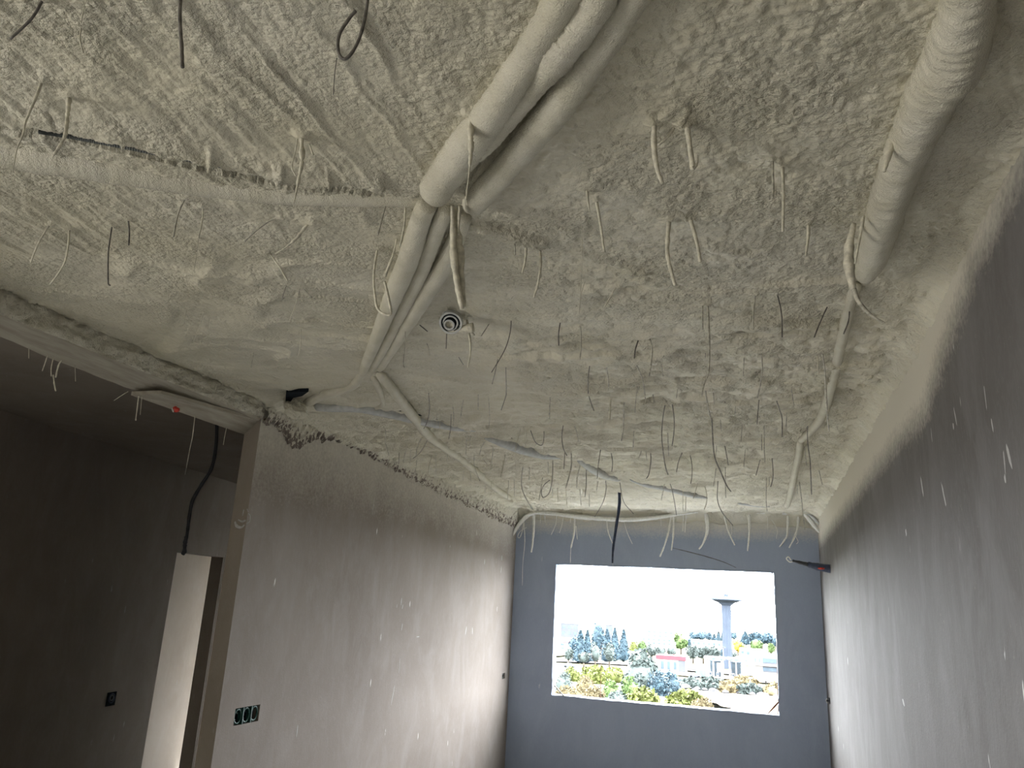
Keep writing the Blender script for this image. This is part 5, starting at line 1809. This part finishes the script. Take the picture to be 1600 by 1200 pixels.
GBs = 'bushes on the near slope'
Bs = [
    (1000, 1076, 1022, 66, 'bush', LEAF_O, 'huge grey-green bush in the middle of the view', 5200),
    (1030, 1084, 1054, 40, 'bush', LEAF_B, 'shaded blue-green bush at the right foot of the huge bush', 2600),
    (1052, 1080, 1052, 26, 'bush', LEAF_B, 'small dark bush at the edge of the sand', 1500),
    (985, 1094, 1060, 36, 'bush', LEAF_G, 'bright green bush below the huge bush', 2600),
    (955, 1092, 1066, 34, 'bush', LEAF_G, 'green bush at the left below the huge bush', 2400),
    (930, 1066, 1040, 46, 'bush', LEAF_Y, 'yellow-green shrub patch on the left slope', 2600),
    (960, 1064, 1042, 36, 'bush', LEAF_Y, 'yellow-green shrub left of the huge bush', 2000),
    (895, 1062, 1042, 30, 'bush', LEAF_Y, 'yellow-green shrub at the far left of the slope', 1600),
    (880, 1080, 1050, 30, 'bush', LEAF_O, 'olive scrub at the left window edge', 1800),
    (915, 1086, 1056, 34, 'bush', DRY, 'dry tawny scrub on the left slope', 2000),
    (1010, 1108, 1078, 56, 'bush', LEAF_Y, 'yellow-green bush along the sill in the middle', 3200),
    (1072, 1112, 1080, 64, 'bush', LEAF_Y, 'yellow-green bush along the sill at the edge of the sand', 3600),
    (1098, 1116, 1090, 36, 'bush', DRY, 'dry grass tuft right of the sill bushes', 1800),
    (965, 1104, 1080, 40, 'bush', LEAF_O, 'olive scrub along the sill left of the middle', 2200),
    (925, 1100, 1076, 44, 'bush', DRY, 'tall dry grass along the sill at the left', 2600),
    (885, 1096, 1074, 40, 'bush', DRY, 'dry grass at the lower left window corner', 2200),
    (1080, 1074, 1060, 36, 'bush', LEAF_O, 'low scrub row on the bank, left end', 1300),
    (1110, 1078, 1060, 38, 'bush', LEAF_O, 'low scrub row on the bank, second clump', 1300),
    (1142, 1082, 1064, 40, 'bush', DRY, 'low tawny scrub clump on the bank below the signboard', 1300),
    (1175, 1085, 1067, 40, 'bush', LEAF_O, 'low scrub clump on the bank below the right building', 1300),
    (1208, 1088, 1070, 36, 'bush', DRY, 'low tawny scrub clump on the bank at the right edge', 1300),
    (1165, 1067, 1058, 40, 'bush', DRY, 'dry verge scrub below the filling station', 900),
]
for i, (px, y0, y1, wd, kd, m_, lb, nl) in enumerate(Bs):
    tree('bush', px, y0, y1, wd, kd, m_, lb, 300 + i, GBs, nleaf=nl, cat='bush')

# stones along the dry bank
r_ = random.Random(3)
for i in range(46):
    t = i / 45
    px = 1062 + 160 * t + r_.uniform(-3, 3)
    py = 1075 + 12 * t + r_.uniform(-2, 2.5)
    g0 = ground(px, py)
    s_ = r_.uniform(0.35, 0.9)
    b = MB()
    b.lathe([(s_ * 0.5, -0.2), (s_ * r_.uniform(0.9, 1.2), 0.15 * s_), (s_ * r_.uniform(0.6, 1.0), 0.5 * s_), (s_ * 0.25, 0.75 * s_)], g0[0], g0[1], 7, g0[2])
    b.v = [(x + r_.uniform(-0.12, 0.12) * s_, y + r_.uniform(-0.12, 0.12) * s_, z) for x, y, z in b.v]
    tag(b.build('rock', STONE), '%s grey rock from the left in the row along the dry bank' % (ORD[i] if i < 30 else ['thirty-first', 'thirty-second', 'thirty-third', 'thirty-fourth', 'thirty-fifth', 'thirty-sixth', 'thirty-seventh', 'thirty-eighth', 'thirty-ninth', 'fortieth', 'forty-first', 'forty-second', 'forty-third', 'forty-fourth', 'forty-fifth', 'forty-sixth'][i - 30]), 'rock', 'rocks along the dry bank')

# ---- water tower
tb = atd(1137, 1040, 450)
tb[2] = gz(450) - 0.5
zt = [atd(1135, y, 450)[2] for y in (945, 937.5, 935, 931)]
k_ = np.linalg.norm(tb - CAM) / 1235.0
tw = empty('water_tower', tuple(tb))
tag(tw, 'concrete water tower with a wide flared bowl on a slim shaft', 'water tower')
tcx, tcy = atd(1135.5, 980, 450)[:2]
b = MB().lathe([(6.3 * k_, 0), (6.2 * k_, (zt[0] - tb[2]) * 0.9), (6.6 * k_, zt[0] - tb[2])], tcx, tcy, 28, tb[2])
shaft = child('shaft', mesh('shaft', b.v, b.f, False), CONC, tw)
for a in np.linspace(0, 2 * math.pi, 8, endpoint=False):
    cx_, cy_ = tcx + math.cos(a) * 6.3 * k_, tcy + math.sin(a) * 6.3 * k_
    b = MB().box(cx_ - 0.22, cy_ - 0.22, tb[2], cx_ + 0.22, cy_ + 0.22, zt[0])
    child('rib', mesh('rib', b.v, b.f), CONC, shaft)
b = MB().lathe([(6.4 * k_, zt[0] - 0.6 - tb[2]), (12 * k_, zt[0] + (zt[1] - zt[0]) * 0.4 - tb[2]), (23 * k_, zt[1] - tb[2]), (23 * k_, zt[1] + 0.5 - tb[2]), (17 * k_, zt[2] + 0.1 - tb[2]), (2 * k_, zt[3] - 0.2 - tb[2])], tcx, tcy, 36, tb[2])
bowl = child('bowl', mesh('bowl', b.v, b.f, False), CONC, tw)
b = MB().box(tcx - 3.5 * k_, tcy - 1, zt[3] - 0.6, tcx + 3.5 * k_, tcy + 1, zt[3] + 0.9)
child('roof_hut', mesh('roof_hut', b.v, b.f), CONC, bowl)


# ---- buildings
def building(name, px0, px1, py0, py1, depth, D, m, label, rows=0, cols=0, roof=None, cat='building', side=None):
    a = atd(px0, py0, D)
    c = atd(px1, py0, D)
    t = atd((px0 + px1) / 2, py1, D)
    z0 = min(gz(D) - 1.0, a[2], c[2])
    x0, x1, z1 = a[0], c[0], t[2]
    e = empty(name, ((x0 + x1) / 2, D + depth / 2, z0))
    tag(e, label, cat)
    b = MB().box(x0, D, z0, x1, D + depth, z1)
    child('walls', mesh('walls', b.v, b.f), m, e)
    b = MB().box(x0 - 0.2, D - 0.2, z1, x1 + 0.2, D + depth + 0.2, z1 + 0.5)
    child('parapet', mesh('parapet', b.v, b.f), roof or m, e)
    zb = atd((px0 + px1) / 2, py0, D)[2]
    for i in range(rows):
        for j in range(cols):
            wx = x0 + (x1 - x0) * (j + 0.5) / cols
            wz = zb + (z1 - zb) * (i + 0.5) / rows
            ww = (x1 - x0) / cols * 0.25
            wh = (z1 - zb) / rows * 0.25
            b = MB().box(wx - ww, D - 0.12, wz - wh, wx + ww, D + 0.05, wz + wh)
            child('window', mesh('window', b.v, b.f), BGLASS, e)
    return e, x0, x1, z0, z1, zb


building('apartment_block', 876, 903, 994, 975, 14, 900, BGREY, 'pale grey block on the skyline at the far left', 2, 3)
building('apartment_block', 946, 957, 986, 977, 10, 900, BGREY, 'small grey block on the skyline right of the tallest tree', 1, 2)
building('white_house', 1000, 1016, 1006, 995, 10, 760, BWHITE, 'low white house right of the left grove', 1, 3)
building('white_block', 1010, 1062, 1004, 985, 12, 850, BWHITE, 'long white block with thin dark bands on the hillside', 3, 6)
building('white_block', 1002, 1050, 1008, 997, 12, 700, BWHITE, 'lower white block in front of the long one', 2, 6)
building('white_house', 1080, 1128, 1010, 1002, 12, 620, BWHITE, 'low white house left of the water tower', 1, 6)
building('white_house', 1156, 1200, 1026, 1016, 12, 520, BWHITE, 'white house right of the water tower foot', 1, 5)
building('white_house', 862, 884, 1016, 1003, 10, 560, BWHITE, 'white house at the left window edge', 2, 2, roof=BRED)
building('white_house', 960, 990, 1026, 1018, 8, 480, BWHITE, 'low white house behind the olive trees', 1, 3)
building('pink_house', 914, 930, 1036, 1024, 6, 400, simple('pink_render', (0.15, 0.08, 0.085), 0.9, 0.1, 0.1, 0.3), 'small pinkish house among the left trees', 1, 2)

# red-roofed shop
e, x0, x1, z0, z1, zb = building('shop', 1026, 1071, 1047, 1027, 10, 330, BWHITE, 'white shop with a red roof band left of the filling station', 0, 0, roof=BRED, cat='shop')
b = MB().box(x0 - 0.3, 329.6, z1 - 0.9, x1 + 0.3, 330.2, z1 + 0.6)
child('red_band', mesh('red_band', b.v, b.f), BRED, e)
for i in range(3):
    wx = x0 + (x1 - x0) * (0.2 + 0.22 * i)
    b = MB().box(wx - 0.6, 329.85, zb + 0.2, wx + 0.6, 330.1, zb + 3.2)
    child('shop_window', mesh('shop_window', b.v, b.f), BGLASS, e)
b = MB().box(x0 + (x1 - x0) * 0.76, 329.8, zb - 0.3, x1, 330.1, z1 - 0.9)
child('grey_side', mesh('grey_side', b.v, b.f), BGREY, e)

# filling station: two canopies on columns with pumps, each a thing
def canopy(px0, px1, py_top, label, D):
    a = atd(px0, 1052, D)
    c = atd(px1, 1052, D)
    t = atd((px0 + px1) / 2, py_top, D)
    zb_ = gz(D) - 0.2
    e = empty('station_canopy', ((a[0] + c[0]) / 2, D + 4, zb_))
    tag(e, label, 'canopy')
    b = MB().box(a[0], D, t[2] - 0.7, c[0], D + 8, t[2])
    child('roof', mesh('roof', b.v, b.f), BWHITE, e)
    b = MB().box(a[0] + 1.5, D - 0.1, t[2] - 0.75, c[0] - 0.5, D, t[2] - 0.45)
    child('fascia_stripe', mesh('fascia_stripe', b.v, b.f), GREENP, e)
    for q in (0.12, 0.42, 0.8):
        xx = a[0] + (c[0] - a[0]) * q
        for yy_ in (D + 1, D + 7):
            b = MB().box(xx - 0.22, yy_ - 0.22, zb_, xx + 0.22, yy_ + 0.22, t[2] - 0.6)
            child('column', mesh('column', b.v, b.f), BWHITE, e)
    for q in (0.28, 0.62):
        xx = a[0] + (c[0] - a[0]) * q
        b = MB().box(xx - 0.5, D + 3.2, zb_, xx + 0.5, D + 4, zb_ + 2.0)
        pm = child('pump', mesh('pump', b.v, b.f), BWHITE, e)
        b = MB().box(xx - 0.35, D + 3.1, zb_ + 1.0, xx + 0.35, D + 3.2, zb_ + 1.7)
        child('pump_display', mesh('pump_display', b.v, b.f), BGLASS, pm)
    return e


canopy(1100, 1134, 1027, 'left canopy of the filling station', 325)
canopy(1136, 1170, 1029, 'right canopy of the filling station', 325)
building('station_kiosk', 1110, 1128, 1050, 1034, 5, 336, BGLASS, 'dark glazed kiosk under the left canopy', 0, 0, cat='kiosk')
building('station_kiosk', 1143, 1158, 1052, 1036, 5, 336, BGLASS, 'dark glazed kiosk under the right canopy', 0, 0, cat='kiosk')
a = atd(1120, 1050, 300)
sgn = empty('signboard', (a[0], 300, gz(300)))
tag(sgn, 'blank white signboard on two posts in front of the filling station', 'sign')
b = MB().box(atd(1120, 1040, 300)[0], 300, atd(1125, 1050, 300)[2], atd(1131, 1040, 300)[0], 300.2, atd(1125, 1036, 300)[2])
child('board', mesh('board', b.v, b.f), BWHITE, sgn)
for px in (1123, 1128):
    xx = atd(px, 1045, 300)[0]
    b = MB().box(xx - 0.12, 300, gz(300) - 0.5, xx + 0.12, 300.2, atd(1125, 1049, 300)[2])
    child('post', mesh('post', b.v, b.f), BGREY, sgn)
a = atd(1162, 1050, 318)
pyl = empty('price_pylon', (a[0], 318, gz(318)))
tag(pyl, 'white price pylon at the right of the filling station', 'sign')
b = MB().box(a[0] - 0.5, 318, gz(318) - 0.4, a[0] + 0.5, 318.4, atd(1162, 1022, 318)[2])
child('panel', mesh('panel', b.v, b.f), BWHITE, pyl)
b = MB().box(a[0] - 0.7, 317.9, gz(318) - 0.4, a[0] + 0.7, 318.5, gz(318) + 0.5)
child('plinth', mesh('plinth', b.v, b.f), BGREY, pyl)

# two-storey building on the right
e, x0, x1, z0, z1, zb = building('shop_house', 1176, 1222, 1052, 1026, 12, 322, BWHITE, 'two-storey white building at the right window edge, shaded front painted blue-grey', 0, 0)
xm = x0 + (x1 - x0) * 0.36
for i, (q0, q1) in enumerate(((0.06, 0.40), (0.56, 0.92))):
    b = MB().box(xm, 321.8, zb + (z1 - zb) * q0, x1 - 0.2, 322.1, zb + (z1 - zb) * q1)
    child('shaded_front', mesh('shaded_front', b.v, b.f), BGREY, e)  # blue shade on the white front, put into a grey panel
    for j in range(5):
        wx = xm + (x1 - xm) * (j + 0.5) / 5
        b = MB().box(wx - 0.7, 321.7, zb + (z1 - zb) * (q0 + 0.08), wx + 0.7, 321.85, zb + (z1 - zb) * (q1 - 0.06))
        child('window', mesh('window', b.v, b.f), BGLASS, e)
b = MB().box(x0 - 0.3, 320.6, zb + (z1 - zb) * 0.44, x1 + 0.2, 322.05, zb + (z1 - zb) * 0.52)
child('balcony_slab', mesh('balcony_slab', b.v, b.f), BWHITE, e)
for j in range(2):
    wx = x0 + (xm - x0) * (0.3 + 0.4 * j)
    b = MB().box(wx - 0.3, 321.9, zb + (z1 - zb) * 0.62, wx + 0.3, 322.1, zb + (z1 - zb) * 0.86)
    child('window', mesh('window', b.v, b.f), BGLASS, e)


# ---- vehicles
def car(px, py, D, L_, m, label, van=False, name='car'):
    p = atd(px, py, D)
    z0 = gz(D) + 0.35
    e = empty(name, (p[0], D, z0))
    tag(e, label, 'truck' if van else 'car')
    x = p[0]
    hh = 1.5 if not van else 2.6
    b = MB()
    if van:
        b.box(x - L_ / 2, D - 1, z0 + 0.5, x + L_ * 0.22, D + 1, z0 + hh)
        child('cargo_box', mesh('cargo_box', b.v, b.f), m, e)
        b = MB().hexa([(x + L_ * 0.24, D - 0.95, z0 + 0.4), (x + L_ / 2, D - 0.95, z0 + 0.4), (x + L_ / 2, D + 0.95, z0 + 0.4), (x + L_ * 0.24, D + 0.95, z0 + 0.4),
                       (x + L_ * 0.24, D - 0.95, z0 + 2.0), (x + L_ * 0.42, D - 0.95, z0 + 2.0), (x + L_ * 0.42, D + 0.95, z0 + 2.0), (x + L_ * 0.24, D + 0.95, z0 + 2.0)])
        child('cab', mesh('cab', b.v, b.f), BWHITE, e)
        b = MB().box(x - L_ / 2, D - 0.9, z0 + 0.25, x + L_ / 2, D + 0.9, z0 + 0.5)
        child('chassis', mesh('chassis', b.v, b.f), TYRE, e)
    else:
        b.box(x - L_ / 2, D - 0.85, z0 + 0.25, x + L_ / 2, D + 0.85, z0 + 0.85)
        child('body', mesh('body', b.v, b.f), m, e)
        b = MB().hexa([(x - L_ * 0.36, D - 0.8, z0 + 0.85), (x + L_ * 0.26, D - 0.8, z0 + 0.85), (x + L_ * 0.26, D + 0.8, z0 + 0.85), (x - L_ * 0.36, D + 0.8, z0 + 0.85),
                       (x - L_ * 0.24, D - 0.7, z0 + hh), (x + L_ * 0.12, D - 0.7, z0 + hh), (x + L_ * 0.12, D + 0.7, z0 + hh), (x - L_ * 0.24, D + 0.7, z0 + hh)])
        child('cabin', mesh('cabin', b.v, b.f), BGLASS, e)
    for sx in (-0.3, 0.3):
        for sy in (-0.85, 0.75):
            v, f = tube_data(np.array([[x + L_ * sx, D + sy, z0 + 0.33], [x + L_ * sx, D + sy + 0.1, z0 + 0.33]]), 0.34, 12)
            child('wheel', mesh('wheel', v, f), TYRE, e)


car(1098, 1049, 305, 4.6, TURQ, 'turquoise box truck parked left of the filling station', True, 'truck')
car(1086, 1055, 288, 4.2, BGREY, 'grey car on the road below the turquoise truck')
car(950, 1040, 275, 4.4, BWHITE, 'white car parked on the road at the left')
car(941, 1037, 285, 4.4, TURQ, 'pale turquoise car parked behind the white one')
car(890, 1036, 290, 4.4, BGREY, 'dark car at the left end of the road')
car(1042, 1044, 300, 4.4, BGREY, 'dark car in front of the red-roofed shop')
car(1190, 1054, 300, 4.4, BWHITE, 'white car in front of the two-storey building')
# antenna posts on the skyline
for px, y0, y1, lb in ((961, 1000, 973, 'thin mast on the skyline right of the tallest tree'), (1130, 1046, 1012, 'thin lamp post in front of the water tower')):
    D_ = 700 if y0 < 1010 else 310
    p0 = atd(px, y0, D_)
    p1 = atd(px, y1, D_)
    e = empty('mast', tuple(p0))
    tag(e, lb, 'mast')
    p0[2] = gz(D_) - 0.5
    v, f = tube_data(np.array([p0, p1]), 0.12 if D_ < 400 else 0.3, 8)
    child('pole', mesh('pole', v, f), BWHITE if D_ < 400 else BGREY, e)
    hd = MB().box(p1[0] - 0.8, p1[1] - 0.3, p1[2] - 0.2, p1[0] + 0.8, p1[1] + 0.3, p1[2] + 0.3)
    child('head', mesh('head', hd.v, hd.f), BGREY, e)
